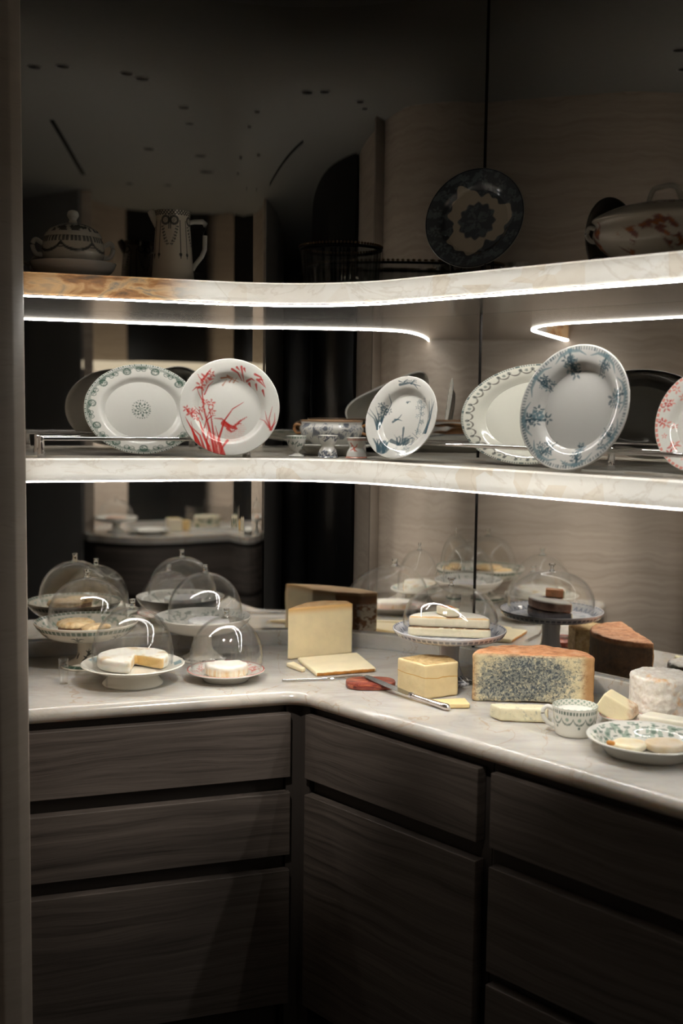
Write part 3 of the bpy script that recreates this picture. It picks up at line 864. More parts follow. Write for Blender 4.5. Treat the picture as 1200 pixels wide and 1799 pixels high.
# ------------------------------------------------------------------ cheese helpers
def cheese(name, poly, z0, z1, label, mat_fn, cut_edges, top_cut=False, bev=0.004, voxel=0.0035, disp=0.0025, dsize=0.03, cat='cheese', group=None):
    """free-standing piece cut from a cheese: polygon plan, cut faces by edge index; origin at the base"""
    cx = sum(p[0] for p in poly) / len(poly); cy = sum(p[1] for p in poly) / len(poly)
    lp = [(p[0] - cx, p[1] - cy) for p in poly]
    area = sum(lp[i][0] * lp[(i + 1) % len(lp)][1] - lp[(i + 1) % len(lp)][0] * lp[i][1] for i in range(len(lp)))
    sgn = 1 if area > 0 else -1
    cuts = []
    for e in cut_edges:
        a, b = lp[e], lp[(e + 1) % len(lp)]
        n = np.array([b[1] - a[1], -(b[0] - a[0])]) * sgn; n /= np.linalg.norm(n)
        cuts.append(((n[0], n[1], 0), float(n @ np.array(a))))
    if top_cut: cuts.append(((0, 0, 1), z1 - z0))
    me = prism(lp, 0, z1 - z0, bev, 2)
    o = obj(name, me, mat_fn(cuts))
    o.location = (cx, cy, z0 + 0.0008)
    if voxel:
        r = o.modifiers.new('remesh', 'REMESH'); r.mode = 'VOXEL'; r.voxel_size = voxel; r.use_smooth_shade = True
        if disp:
            tx = bpy.data.textures.new(name, 'CLOUDS'); tx.noise_scale = dsize; tx.noise_depth = 3
            d = o.modifiers.new('uneven', 'DISPLACE'); d.texture = tx; d.strength = disp; d.mid_level = 0.55; d.texture_coords = 'LOCAL'
    return tag(o, label, cat, group)

ZT = Z_TOP
ck = lambda *a, **k: make_cheese(*a, **k)
IVORY = tuple(lin((236, 220, 182))); CREAMY = tuple(lin((242, 230, 204))); STRAW = tuple(lin((226, 196, 140)))

# ---- left group: footed dishes under glass
A, B, Cc, D = (-0.668, 2.957), (-0.513, 2.778), (-0.287, 2.828), (-0.373, 3.055)
footed_stand('footed_dish', A, ZT, 0.135, 0.123, 0.068, 0.025, 0.044, 'tall white footed dish with green bands, holding filled biscuits by the left wall', paint_stand_green)
dome('glass_dome', (A[0] + 0.004, A[1]), ZT + 0.100, 0.103, 0.137, 0.021, 0.0072, 'glass dome over the biscuits, leftmost on the counter')
def biscuit(name, xy, z, R, h, label, paste_r=None, cut=False):
    g = empty(name, (xy[0], xy[1], z)); tag(g, label, 'biscuit', 'filled biscuits')
    mb = make_cheese(name, tuple(lin((236, 202, 150))), tuple(lin((226, 186, 130))), [], bump=0.3, rind_pat=lambda m, co: m.ramp(m.noise(co, 60, 5), [(0.3, tuple(lin((222, 178, 118)))), (0.6, tuple(lin((244, 216, 170))))]))
    mf = plain(name + '_filling', tuple(lin((136, 96, 70))), 0.6)
    pr = smooth_profile([(0, h * .30), (R * .9, h * .30), (R * .98, h * .40)], 6)
    def pie(me):
        if not cut: return me
        bm = bmesh.new(); bm.from_mesh(me)
        r_ = bmesh.ops.bisect_plane(bm, geom=bm.verts[:] + bm.edges[:] + bm.faces[:], plane_co=(0, -0.01, 0), plane_no=(0.5, -1, 0), clear_outer=True)
        bmesh.ops.holes_fill(bm, edges=[e for e in bm.edges if e.is_boundary]); bm.to_mesh(me); bm.free(); return me
    obj('base', pie(lathe([(0, 0), (R * .86, 0), (R * .93, h * .1), (R * .94, h * .2), (0, h * .2)], 64, lobes=(20, .02))), mb, g)
    obj('filling', pie(lathe([(0, h * .2), (R * .92, h * .2), (R * .94, h * .4), (R * .92, h * .6), (0, h * .6)], 64)), mf, g)
    obj('lid', pie(lathe([(0, h * .6), (R * .98, h * .6), (R, h * .7), (R * .96, h * .84), (R * .8, h * .96), (R * .4, h), (0, h)], 96, lobes=(20, .035))), mb, g)
    return g
biscuit('biscuit', (A[0] - 0.026, A[1] - 0.006), ZT + 0.0870, 0.049, 0.038, 'whole round fluted biscuit with brown filling on the tall footed dish')
b2 = biscuit('biscuit', (A[0] + 0.040, A[1] - 0.050), ZT + 0.0890, 0.040, 0.032, 'cut half of a fluted biscuit beside the whole one', cut=True); b2.rotation_euler = (0, 0, 0.5)

def paint_low(part, T, R, Z, front):
    c = base_col(len(T), lin((230, 226, 214)))
    if part == 'bowl':
        c = over(c, (R > .80) * (R < .95) * front * np.clip(np.sin(T * 5 + .4) * 3 - 1.6, 0, 1), lin((116, 150, 158)), 0.85)
    return c
g = empty('low_cake_stand', (B[0], B[1], ZT)); tag(g, 'low white footed plate with pale blue dabs, front left, holding the cut camembert', 'cake stand')
R_, zr = 0.127, 0.053
fr = smooth_profile([(0, zr - .012), (R_ * .60, zr - .012), (R_ * .78, zr - .009), (R_ * .985, zr)], 14); bk = smooth_profile([(R_, zr - .001), (R_ * .99, zr - .004), (R_ * .78, zr - .015), (R_ * .55, zr - .020), (R_ * .5, zr - .022)], 10); nfB = len(fr)
obj('plate', lathe(fr + bk, 220, lambda T, RR, ZZ, K: paint_low('bowl', T, RR / R_, ZZ, K < nfB)), PRINT, g)
obj('foot', lathe(smooth_profile([(.062, zr - .021), (.061, .024), (.067, .012), (.0745, .004), (.074, 0.0)], 8), 120, lambda T, RR, ZZ, K: base_col(len(T), lin((230, 226, 214)))), PRINT, g)
dome('glass_dome', B, ZT + 0.0445, 0.1005, 0.146, 0.021, 0.007, 'glass dome over the cut camembert, front left')
# camembert: a disc with one wedge taken out
def camembert():
    R, h = 0.088, 0.030
    a0, a1 = math.radians(-84), math.radians(-28)
    n = 44; angs = [a1 + (2 * math.pi - (a1 - a0)) * i / n for i in range(n + 1)]
    poly = [(B[0] + R * math.cos(a), B[1] + 0.004 + R * math.sin(a)) for a in angs] + [(B[0] + 0.004, B[1] + 0.008)]
    def pat(m, co):
        s_ = m.n('SeparateXYZ', {0: co}); x = m.math('SUBTRACT', s_.outputs[0], ax0 - cx); y = m.math('SUBTRACT', s_.outputs[1], ay0 - cy)
        an = m.math('ARCTAN2', y, x)
        rind = m.mix(m.step(m.noise(co, 26, 5), 0.52, 0.72), tuple(lin((242, 237, 226))), tuple(lin((218, 196, 160))))
        inn = m.math('MULTIPLY', m.math('MULTIPLY', m.step(an, a0 - .07, a0 - .03), m.step(an, a1 + .07, a1 + .03)), m.step(s_.outputs[2], .0285, .0255))
        return m.mix(inn, rind, tuple(lin((230, 194, 128))))
    ax0, ay0 = poly[-1]; cx = sum(p[0] for p in poly) / len(poly); cy = sum(p[1] for p in poly) / len(poly)
    return cheese('camembert', poly, ZT + 0.0425, ZT + 0.0725, 'round white bloomy camembert with one wedge cut out, straw inside', lambda c: ck('camembert', CREAMY, CREAMY, [], bump=0.25, ss=0.15, rind_pat=pat), [], bev=0.006, voxel=0.0032, disp=0.003)
camembert()

g = empty('dessert_plate', (Cc[0], Cc[1], ZT)); tag(g, 'small white plate with red printed rim under a glass dome', 'plate')
R_ = 0.098
def paint_redrim(x, y):
    c = base_col(len(x)); r = np.hypot(x, y); t = np.arctan2(y, x)
    c = over(c, np.clip((r - .955) / .01, 0, 1), RED, 0.9)
    gg = np.random.default_rng(11)
    for k in range(58):
        a = gg.uniform(0, 6.28); rr = gg.uniform(.70, .90)
        c = over(c, flower(x, y, rr * math.cos(a), rr * math.sin(a), gg.uniform(.05, .10), 5, k), RED if k % 3 else PINK, 0.8)
    c = over(c, np.clip((.012 - np.abs(r - .68)) / .006, 0, 1), PINK, .5)
    return c
o = obj('dish', plate_mesh(R_, R_, 0.019, paint_redrim, 300, 0.60), PRINT, g); o.location = (0, 0, 0.0095)
dome('glass_dome', (Cc[0] + 0.001, Cc[1] + 0.002), ZT + 0.0285, 0.092, 0.133, 0.020, 0.0068, 'glass dome over the red rimmed plate')
cheese('soft_cheese', [(Cc[0] - .056, Cc[1] + .012), (Cc[0] - .045, Cc[1] - .02), (Cc[0] - .012, Cc[1] - .045), (Cc[0] + .02, Cc[1] - .045), (Cc[0] + .05, Cc[1] - .018), (Cc[0] + .056, Cc[1] + .015), (Cc[0] + .03, Cc[1] + .045), (Cc[0] - .02, Cc[1] + .045)], ZT + 0.0105, ZT + 0.041,
       'white soft cheese with ribbed orange sides on the red rimmed plate', lambda c: ck('soft_cheese', CREAMY, CREAMY, c, bump=0.25, ss=.15, rind_pat=lambda m, co: m.mix(m.step(m.n('SeparateXYZ', {0: co}).outputs[2], 0.026, 0.016), tuple(lin((246, 240, 228))),
       m.mix(m.step(m.noise(m.map(co, (6, 6, 0.6)), 16, 3), .42, .6), tuple(lin((244, 234, 214))), tuple(lin((232, 200, 156)))))), [], bev=0.006, voxel=.003, disp=.005, dsize=.02)

footed_stand('footed_dish', D, ZT, 0.130, 0.122, 0.064, 0.027, 0.042, 'white footed dish with faint grey sprigs, behind the red rimmed plate', paint_stand_grey)
dome('glass_dome', (D[0] + .006, D[1]), ZT + 0.100, 0.1005, 0.139, 0.021, 0.0068, 'glass dome on the grey sprigged footed dish')
def disc(name, xy, z, R, h, label, pat, bev=.005, **k):
    poly = [(xy[0] + R * math.cos(2 * math.pi * i / 40), xy[1] + R * math.sin(2 * math.pi * i / 40)) for i in range(40)]
    return cheese(name, poly, z, z + h, label, lambda c: ck(name, CREAMY, CREAMY, c, rind_pat=pat, bump=.35), [], bev=bev, **k)
disc('fresh_cheese', (D[0] + .018, D[1] - .016), ZT + 0.0870, 0.056, 0.026, 'small white fuzzy round cheese on the grey sprigged dish', lambda m, co: m.ramp(m.noise(co, 50, 5), [(.3, tuple(lin((226, 224, 222)))), (.7, tuple(lin((248, 246, 242))))]), voxel=.003, disp=.004, dsize=.01)

# small clear glass pieces at the left
o = obj('glass_tube', lathe([(0, 0.002), (.0095, 0.002), (.0105, .03), (.011, .062), (.0122, .062), (.0118, .03), (.0112, 0.0), (0, 0)], 40), GLASS)
rot_to(o, (-0.682, 2.765), ZT + .0006); tag(o, 'tiny clear glass tube standing at the left end of the counter', 'glass')
o = obj('card_holder', join([box(0, .002, -.008, .008, 0, .036, .0006), box(0, .020, -.008, .008, 0, .002, .0006)]), GLASS)
rot_to(o, (-0.566, 2.715), ZT + .0006, 0.5); tag(o, 'bent clear acrylic card holder beside the low footed plate', 'card holder')

# ---- corner: the pressed cheese, its slices, fork, knife
W0, W1, W2 = (-0.144, 3.056), (0.036, 3.152), (-0.066, 3.188)
def corner_wedge():
    poly = [W0, W1, (0.020, 3.196), (-0.044, 3.200), (-0.098, 3.162)]
    cx = sum(p[0] for p in poly) / 5; cy = sum(p[1] for p in poly) / 5
    def pat(m, co):
        z = m.n('SeparateXYZ', {0: co}).outputs[2]; x = m.n('SeparateXYZ', {0: co}).outputs[0]
        brown = m.ramp(m.noise(co, 24, 5), [(.3, tuple(lin((112, 72, 36)))), (.7, tuple(lin((170, 116, 58))))])
        zz = m.math('MULTIPLY', m.step(z, .018, .026), m.step(z, .112, .100))
        lab = m.math('MULTIPLY', m.math('MULTIPLY', m.step(m.voro(co, 110, 'F1', 0), .80, .55), m.step(m.noise(co, 30, 3), .40, .47)), zz)
        brown = m.mix(lab, brown, tuple(lin((236, 222, 200))))
        topc = m.ramp(m.noise(co, 40, 5), [(.3, tuple(lin((206, 152, 92)))), (.7, tuple(lin((230, 192, 140))))])
        return m.mix(m.step(z, .128, .139), brown, topc)
    return cheese('pressed_cheese', poly, ZT, ZT + 0.142, 'tall wedge of pale pressed cheese with brown rind, standing in the corner', lambda c: ck('pressed_cheese', tuple(lin((238, 220, 178))), STRAW, c, rind_pat=pat, bump=.12, cutw=.003,
        paste_pat=lambda m, co, pc: m.mix(m.step(m.n('SeparateXYZ', {0: co}).outputs[2], .118, .140), pc, tuple(lin((222, 176, 112))))), [0, 3, 4], bev=.003, voxel=.0035, disp=.002, dsize=.06)
corner_wedge()

def rindpat(edge):
    return lambda m, co: m.ramp(m.noise(co, 45, 5), [(.3, tuple(np.array(edge) * .55)), (.6, edge), (.8, tuple(np.minimum(np.array(edge) * 1.5, 1)))])
ORANGE = tuple(lin((198, 132, 52)))
def Tq(px, py): pass
SL = [(-0.1140, 3.036), (0.0490, 3.112), (0.0960, 2.930), (-0.0600, 2.868)]
cheese('cheese_slice', SL, ZT, ZT + .012, 'broad flat slice of pale cheese with an orange rind edge, lying before the wedge', lambda c: ck('slice', tuple(lin((240, 226, 190))), ORANGE, c, rind_pat=rindpat(ORANGE), cutw=.003), [0, 1, 3], top_cut=True, bev=.0015, voxel=.003, disp=.001)
cheese('cheese_stick', [(-0.142, 2.976), (-0.122, 2.994), (-0.088, 2.924), (-0.098, 2.912)], ZT, ZT + .011, 'small cheese stick left of the broad slice', lambda c: ck('stick', tuple(lin((240, 224, 186))), ORANGE, c), [0, 1, 2, 3], top_cut=True, bev=.0015, voxel=.0025, disp=.001)

g = empty('serving_fork', (-0.03, 2.80, ZT)); tag(g, 'thin silver two-tined cheese fork lying before the broad slice', 'fork')
fk = [(-0.1440, 2.8110), (-0.0330, 2.8320), (0.0780, 2.8900)]
def loc3(p, z): return (p[0] + .03, p[1] - 2.80, z)
obj('handle', tube([loc3((-0.1440, 2.8110), .004), loc3((-0.10, 2.8195), .004), loc3((-0.0330, 2.8320), .0045)], [.0036, .0034, .0030], 10), CHROME, g, smooth=40)
for s in (-1, 1):
    obj('tine', tube([loc3((-0.0330, 2.8320), .0045), loc3((-0.005, 2.846 + s * .0045), .004), loc3((0.035, 2.867 + s * .005), .003), loc3((0.062, 2.882 + s * .005), .002)], [.0022, .002, .0017, .0008], 8), CHROME, g, smooth=40)
obj('collar', tube([loc3((-0.041, 2.8305), .0045), loc3((-0.031, 2.8325), .0045)], .0044, 12), CHROME, g, smooth=40)

def superoval(cx, cy, a, b, rot, n=36, e=2.6):
    out = []
    for i in range(n):
        t = 2 * math.pi * i / n; c, s = math.cos(t), math.sin(t)
        x = a * abs(c) ** (2 / e) * (1 if c > 0 else -1); y = b * abs(s) ** (2 / e) * (1 if s > 0 else -1)
        out.append((cx + x * math.cos(rot) - y * math.sin(rot), cy + x * math.sin(rot) + y * math.cos(rot)))
    return out
def redwood():
    m = M('red_wood'); co = m.coord(); n_ = m.noise(m.map(co, (3, 12, 12), rot=(0, 0, .5)), 9, 5, .6, 1.0)
    c = m.ramp(n_, [(.3, tuple(lin((58, 22, 20)))), (.5, tuple(lin((136, 62, 50)))), (.7, tuple(lin((196, 118, 82))))])
    return m.done(m.bsdf(Base_Color=c, Roughness=.3))
o = obj('knife_rest', prism(superoval(0, 0, .062, .044, 0), 0, .016, .004, 2), redwood(), smooth=40)
rot_to(o, (0.078, 2.775), ZT + .0006, .05); tag(o, 'small oval block of red-brown wood carrying the knife blade', 'board')

g = empty('cheese_knife', (0.19, 2.63, ZT)); tag(g, 'cheese knife with silver handle, its blade resting on the red-brown wood', 'knife')
kb, km, ke = Vector((0.062, 2.792, .0225)), Vector((0.172, 2.6515, .0115)), Vector((0.2525, 2.5560, .0075))
off = Vector((0.19, 2.63, 0))
def blade():
    d = (km - kb).normalized(); s = Vector((-d.y, d.x, 0)).normalized()
    L = (km - kb).length; V = []; Fc = []
    prof = [(0.0, -.002, .010), (.06, -.006, .0105), (.3, -.010, .0108), (.7, -.011, .010), (.97, -.010, .008), (1.0, -.004, .004)]
    for t, a, b in prof:
        p = kb + d * (L * t) - off
        V += [p + s * a, p + s * b + Vector((0, 0, .0004)), p + s * b + Vector((0, 0, .0018)), p + s * a + Vector((0, 0, .0008))]
    for i in range(len(prof) - 1):
        for k in range(4): Fc.append((i * 4 + k, i * 4 + (k + 1) % 4, i * 4 + 4 + (k + 1) % 4, i * 4 + 4 + k))
    Fc += [(0, 1, 2, 3), (len(V) - 1, len(V) - 2, len(V) - 3, len(V) - 4)]
    return fix_normals(mesh(V, Fc))
obj('blade', blade(), make_mirror('brushed_blade', (.42, .42, .42, 1), .22), g)
d = (ke - km)
obj('handle', tube([km - off + d * t for t in (0.02, .08, .25, .5, .8, .95, 1.0)], [.0058, .0062, .0060, .0068, .0080, .0085, .0050], 16), make_mirror('silver_handle', (.78, .72, .69, 1), .16), g, smooth=50)
obj('bolster', tube([km - off - d * .03, km - off + d * .025], .0078, 16), CHROME, g, smooth=50)

# ---- right group
def tomme_pat(m, co):
    z = m.n('SeparateXYZ', {0: co}).outputs[2]
    return m.ramp(m.noise(co, 70, 5, .7), [(.3, tuple(lin((150, 120, 78)))), (.55, tuple(lin((206, 176, 124)))), (.75, tuple(lin((228, 210, 176))))])
cheese('tomme_wedge', [(0.141, 2.735), (0.2035, 2.652), (0.288, 2.700), (0.268, 2.768), (0.215, 2.782)], ZT, ZT + .083, 'straw coloured five-sided chunk of tomme with crusty top, in front of the brie stand',
       lambda c: ck('tomme', tuple(lin((230, 208, 160))), STRAW, c, rind_pat=tomme_pat, bump=.12,
       paste_pat=lambda m, co, pc: m.mix(m.step(m.math('ABSOLUTE', m.math('ADD', m.n('SeparateXYZ', {0: co}).outputs[2], m.math('MULTIPLY', m.noise(co, 14, 2), .02), ) if False else m.math('SUBTRACT', m.math('ADD', m.n('SeparateXYZ', {0: co}).outputs[2], m.math('MULTIPLY', m.noise(co, 14, 2), .02)), .060)), .0013, .0004), pc, tuple(lin((202, 150, 62))))), [0, 1], bev=.003, voxel=.0028, disp=.003, dsize=.03)
cheese('tomme_slice', [(0.213, 2.612), (0.232, 2.574), (0.304, 2.580), (0.298, 2.632)], ZT, ZT + .012, 'small straw coloured slice with a dark rind tip beside the knife handle', lambda c: ck('tomme_slice', tuple(lin((236, 212, 156))), tuple(lin((96, 66, 34))), c), [1, 2, 3], top_cut=True, bev=.002, voxel=.0025, disp=.0015)

def blue_pat(m, co, pc):
    n1 = m.noise(co, 110, 6, .75); n2 = m.noise(m.map(co, (1, 1, 1), loc=(3, 2, 1)), 190, 4, .7); big = m.noise(co, 11, 2)
    # the mould is dense in the heart of the wheel and thins out towards the rind
    x = m.n('SeparateXYZ', {0: co}).outputs[0]; z = m.n('SeparateXYZ', {0: co}).outputs[2]
    dx = m.math('DIVIDE', m.math('ABSOLUTE', m.math('ADD', x, .018)), .135); dz = m.math('DIVIDE', m.math('ABSOLUTE', m.math('SUBTRACT', z, .052)), .062)
    rad = m.math('SQRT', m.math('ADD', m.math('MULTIPLY', dx, dx), m.math('MULTIPLY', m.math('MULTIPLY', dz, dz), .8)))
    core = m.step(m.math('ADD', rad, m.math('MULTIPLY', m.math('SUBTRACT', big, .5), 1.1)), 1.45, .40)
    k = m.math('MULTIPLY', core, .20)
    spk = m.step(m.math('ADD', n1, k), .56, .70)
    tone = m.mix(m.math('MULTIPLY', core, .5), pc, tuple(lin((172, 172, 156))))
    c = m.mix(m.math('MULTIPLY', spk, .72), tone, tuple(lin((96, 108, 112))))
    c = m.mix(m.math('MULTIPLY', m.step(m.math('ADD', n2, k), .66, .75), .85), c, tuple(lin((48, 60, 72))))
    edge = m.step(m.math('ADD', m.math('MAXIMUM', dx, m.math('MULTIPLY', dz, .97)), m.math('MULTIPLY', m.math('SUBTRACT', n1, .5), .14)), .84, 1.02)
    return m.mix(m.math('MULTIPLY', edge, .85), c, tuple(lin((168, 118, 66))))
def crust(m, co):
    z = m.n('SeparateXYZ', {0: co}).outputs[2]
    t = m.ramp(m.noise(co, 34, 6, .7), [(.3, tuple(lin((150, 92, 58)))), (.5, tuple(lin((214, 150, 104)))), (.72, tuple(lin((232, 190, 152))))])
    s = m.ramp(m.noise(co, 30, 6, .7), [(.3, tuple(lin((52, 38, 26)))), (.6, tuple(lin((106, 76, 46)))), (.8, tuple(lin((130, 110, 76))))])
    return m.mix(m.step(z, .098, .108), s, t)
bl, br = np.array((0.314, 2.648)), np.array((0.600, 2.618))
ax = (br - bl) / np.linalg.norm(br - bl); bn = np.array([-ax[1], ax[0]])
cm = (bl + br) / 2; hw = np.linalg.norm(br - bl) / 2
poly = [tuple(bl), tuple(br)] + [tuple(cm + ax * hw * 1.0 * math.cos(a) + bn * (0.118 * math.sin(a) + .004)) for a in np.linspace(.12, math.pi - .12, 18)]
cheese('blue_cheese', poly, ZT, ZT + .116, 'big half wheel of blue cheese, mottled cut face and crusty orange top', lambda c: ck('blue_cheese', tuple(lin((222, 206, 164))), STRAW, c, rind_pat=crust, paste_pat=blue_pat, bump=.3, cutw=.005, ss=.05), [0], bev=.006, voxel=.0038, disp=.008, dsize=.035)
cheese('blue_cheese_slice', [(0.338, 2.512), (0.358, 2.474), (0.462, 2.462), (0.470, 2.508)], ZT, ZT + .032, 'slice of blue cheese with crusty edges in front of the half wheel', lambda c: ck('blue_slice', tuple(lin((230, 222, 190))), tuple(lin((190, 140, 76))), c, bump=.25, cutw=.003,
       paste_pat=lambda m, co, pc: m.mix(m.math('MULTIPLY', m.step(m.noise(co, 60, 5, .7), .55, .7), .7), pc, tuple(lin((130, 138, 134))))), [0, 1, 3], top_cut=True, bev=.004, voxel=.0028, disp=.004, dsize=.03)

# brie on the navy stand
S1 = (0.277, 2.838)
footed_stand('cake_stand', S1, ZT, 0.143, 0.139, 0.060, 0.027, 0.026, 'white cake stand with navy zigzag rim, holding the layered half brie', paint_stand_navy, flat=.82)
dome('glass_dome', (S1[0] + .002, S1[1] + .002), ZT + 0.128, 0.1195, 0.118, 0.020, 0.0085, 'wide glass dome with a flared knob over the half brie', flared=True, shoulder=.35)
yaw = math.radians(-8)
ex, ey = np.array([math.cos(yaw), math.sin(yaw)]), np.array([-math.sin(yaw), math.cos(yaw)])
cS = np.array(S1) + ey * -.032
def half(Rx, Ry, n=22): return [tuple(cS + ex * Rx * math.cos(a) + ey * (Ry * math.sin(a))) for a in np.linspace(0, math.pi, n)]
bpat = lambda m, co: m.ramp(m.noise(co, 30, 5), [(.3, tuple(lin((214, 190, 152)))), (.6, tuple(lin((240, 230, 212)))), (.8, tuple(lin((246, 240, 228))))])
bpaste = lambda m, co, pc: m.mix(m.math('MULTIPLY', m.step(m.n('SeparateXYZ', {0: co}).outputs[2], .0205, .0230), m.step(m.noise(co, 70, 3), .34, .5)), m.mix(m.math('MULTIPLY', m.step(m.noise(co, 90, 3), .64, .7), .3), pc, tuple(lin((214, 194, 150)))), tuple(lin((150, 112, 74))))
hb = half(.104, .096)
z_s = ZT + 0.1195
cheese('half_brie', hb, z_s, z_s + .024, 'lower pale layer of the half brie, soft and crumbly', lambda c: ck('brie_lower', tuple(lin((244, 232, 200))), (0.75, .66, .5), c, rind_pat=lambda m, co: m.ramp(m.noise(co, 40, 5), [(.3, tuple(lin((34, 24, 24)))), (.7, tuple(lin((74, 48, 44))))]), paste_pat=bpaste), [len(hb) - 1], bev=.003, voxel=.003, disp=.003, dsize=.03)
hb2 = half(.102, .094)
cheese('half_brie', hb2, z_s + .0245, z_s + .051, 'upper layer of the half brie with white rind top and orange edge', lambda c: ck('brie_upper', tuple(lin((246, 234, 206))), (0.75, .66, .5), c,
       rind_pat=lambda m, co: m.mix(m.step(m.n('SeparateXYZ', {0: co}).outputs[2], .021, .0245), m.ramp(m.noise(co, 50, 5), [(.3, tuple(lin((150, 106, 86)))), (.7, tuple(lin((196, 152, 128))))]), tuple(lin((246, 238, 222)))), paste_pat=lambda m, co, pc: m.mix(m.step(m.n('SeparateXYZ', {0: co}).outputs[2], .0205, .0250), pc, tuple(lin((224, 176, 108))))), [len(hb2) - 1], bev=.006, voxel=.003, disp=.003, dsize=.04)
q0 = cS + ex * -.010 + ey * .020
cheese('brie_piece', [tuple(q0 + ex * -.026 + ey * .02), tuple(q0 + ex * .004 + ey * -.024), tuple(q0 + ex * .036 + ey * -.018), tuple(q0 + ex * .010 + ey * .03)], z_s + .052, z_s + .074, 'small brie wedge lying on top of the half brie', lambda c: ck('brie_piece', tuple(lin((248, 236, 208))), tuple(lin((206, 136, 84))), c), [0, 1], bev=.003, voxel=.0025, disp=.002)

# milk jug
def paint_jug(T, RR, ZZ, K):
    c = base_col(len(T), lin((226, 224, 214)))
    outer = (K < 42)
    n = 11; ph = (T / (2 * np.pi) * n) % 1.0; u = (ph - .5) * 2 * np.pi / n * .048
    g1 = np.clip((ZZ - .050) / .001, 0, 1) * (ZZ < .058)
    c = over(c, g1 * outer * (np.sin(T * 44) > -.3), GREEN, .85)
    sw = .046 - .016 * np.sqrt(np.clip(1 - (2 * ph - 1) ** 2, 0, 1))
    c = over(c, np.clip((.0028 - np.abs(ZZ - sw)) / .001, 0, 1) * outer, GREEN, .8)
    c = over(c, np.clip((.0035 - np.hypot(u, ZZ - .024)) / .001, 0, 1) * outer * (np.floor(T / (2 * np.pi) * n) % 2 == 0), GREEN, .85)
    c = over(c, np.clip((.0045 - np.hypot(u, ZZ - .041)) / .001, 0, 1) * outer, GREEN2, .8)
    inn = (~outer) & (ZZ > .046)
    c = over(c, inn * (np.sin(T * 22) * np.sin(ZZ * 700) > .2), GREEN2, .8)
    return c
J = (0.506, 2.388)
g = empty('milk_jug', (J[0], J[1], ZT)); tag(g, 'small white jug with green garlands and a loop handle, full of milk', 'jug')
po = smooth_profile([(.036, 0), (.041, .003), (.0435, .015), (.0455, .035), (.047, .050), (.0482, .063)], 8); po = [(0, 0.0)] + po
pi_ = smooth_profile([(.0482, .0635), (.0465, .0635), (.0455, .052), (.044, .036), (.042, .012), (.03, .006)], 6) + [(0, .006)]
obj('body', lathe(po + pi_, 240, lambda T, RR, ZZ, K: paint_jug(T, RR, ZZ, K)), PRINT, g)
obj('milk', lathe([(0, .050), (.0452, .050), (.045, .0515), (.04, .0520), (0, .0522)], 60), plain('milk', tuple(lin((236, 234, 226))), .25), g)
hx = [(-.0455, .0, .052), (-.058, .0, .058), (-.067, .0, .050), (-.067, .0, .036), (-.056, .0, .022), (-.0435, .0, .016)]
hpts = smooth_profile([(i, 0) for i in range(6)], 4)
def crom3(P, n=5):
    P = [Vector(p) for p in P]; out = []
    for i in range(len(P) - 1):
        a, b, c, d = P[max(i - 1, 0)], P[i], P[i + 1], P[min(i + 2, len(P) - 1)]
        for k in range(n):
            t = k / n
            out.append(.5 * ((2 * b) + (c - a) * t + (2 * a - 5 * b + 4 * c - d) * t * t + (-a + 3 * b - 3 * c + d) * t ** 3))
    out.append(P[-1]); return out
PORC = plain('plain_porcelain', tuple(CREAM), .15)
o = obj('handle', tube(crom3(hx), .0048, 12), PORC, g, smooth=60); g.rotation_euler = (0, 0, math.radians(-8))

# chunk on a red edged dish, goat cheese drum, white slab, oval plate
DX = (0.630, 2.479)
def paint_rededge2(x, y):
    c = base_col(len(x)); r = np.hypot(x, y)
    return over(c, np.clip((r - .93) / .02, 0, 1), RED, .8)
o = obj('small_dish', plate_mesh(.050, .046, .009, paint_rededge2, 120, .62), PRINT); rot_to(o, DX, ZT + .0095, math.radians(-20)); tag(o, 'small white dish with red edge under the cut goat cheese chunk', 'plate')
def chunk():
    # a wedge of the drum lying on its rind: triangle standing up, extruded towards the wall
    V = []; tri = [(-.052, .026), (-.030, .062), (.030, .028), (.034, .006), (.008, .0), (-.018, .004)]
    d = Vector((.022, .05, 0))
    c0 = Vector((0, 0, 0))
    for y in (0, 1):
        for x, z in tri: V.append((x + d.x * y - d.x / 2, d.y * y - d.y / 2, z))
    n = len(tri); Fc = [list(range(n))[::-1], list(range(n, 2 * n))] + [(i, (i + 1) % n, n + (i + 1) % n, n + i) for i in range(n)]
    me = fix_normals(mesh(V, Fc)); bm = bmesh.new(); bm.from_mesh(me); bmesh.ops.bevel(bm, geom=list(bm.edges), offset=.002, segments=1, affect='EDGES'); bm.to_mesh(me); bm.free()
    def pat(m, co):
        s = m.n('SeparateXYZ', {0: co}); f = m.math('SUBTRACT', s.outputs[0], m.math('MULTIPLY', s.outputs[2], .15))
        rind = m.ramp(m.noise(co, 80, 5, .7), [(.3, tuple(lin((196, 140, 92)))), (.5, tuple(lin((226, 202, 172)))), (.7, tuple(lin((236, 226, 210))))])
        return m.mix(m.step(f, .004, .016), tuple(lin((244, 230, 190))), rind)
    o = obj('goat_cheese_chunk', me, make_cheese('goat_chunk', CREAMY, CREAMY, [], rind_pat=pat, bump=.25)); o.location = (DX[0] - .004, DX[1] - .004, ZT + .0105); o.rotation_euler = (0, 0, math.radians(-6))
    r = o.modifiers.new('remesh', 'REMESH'); r.mode = 'VOXEL'; r.voxel_size = .0022; r.use_smooth_shade = True
    return tag(o, 'tilted cut chunk of goat cheese showing ivory inside, on the small dish', 'cheese')
chunk()
goatpat = lambda m, co: m.mix(m.step(m.noise(co, 20, 4, .6), .56, .72), m.ramp(m.noise(co, 60, 5, .7), [(.3, tuple(lin((212, 200, 186)))), (.6, tuple(lin((240, 234, 224))))]), tuple(lin((218, 176, 128))))
GX = (0.733, 2.545)
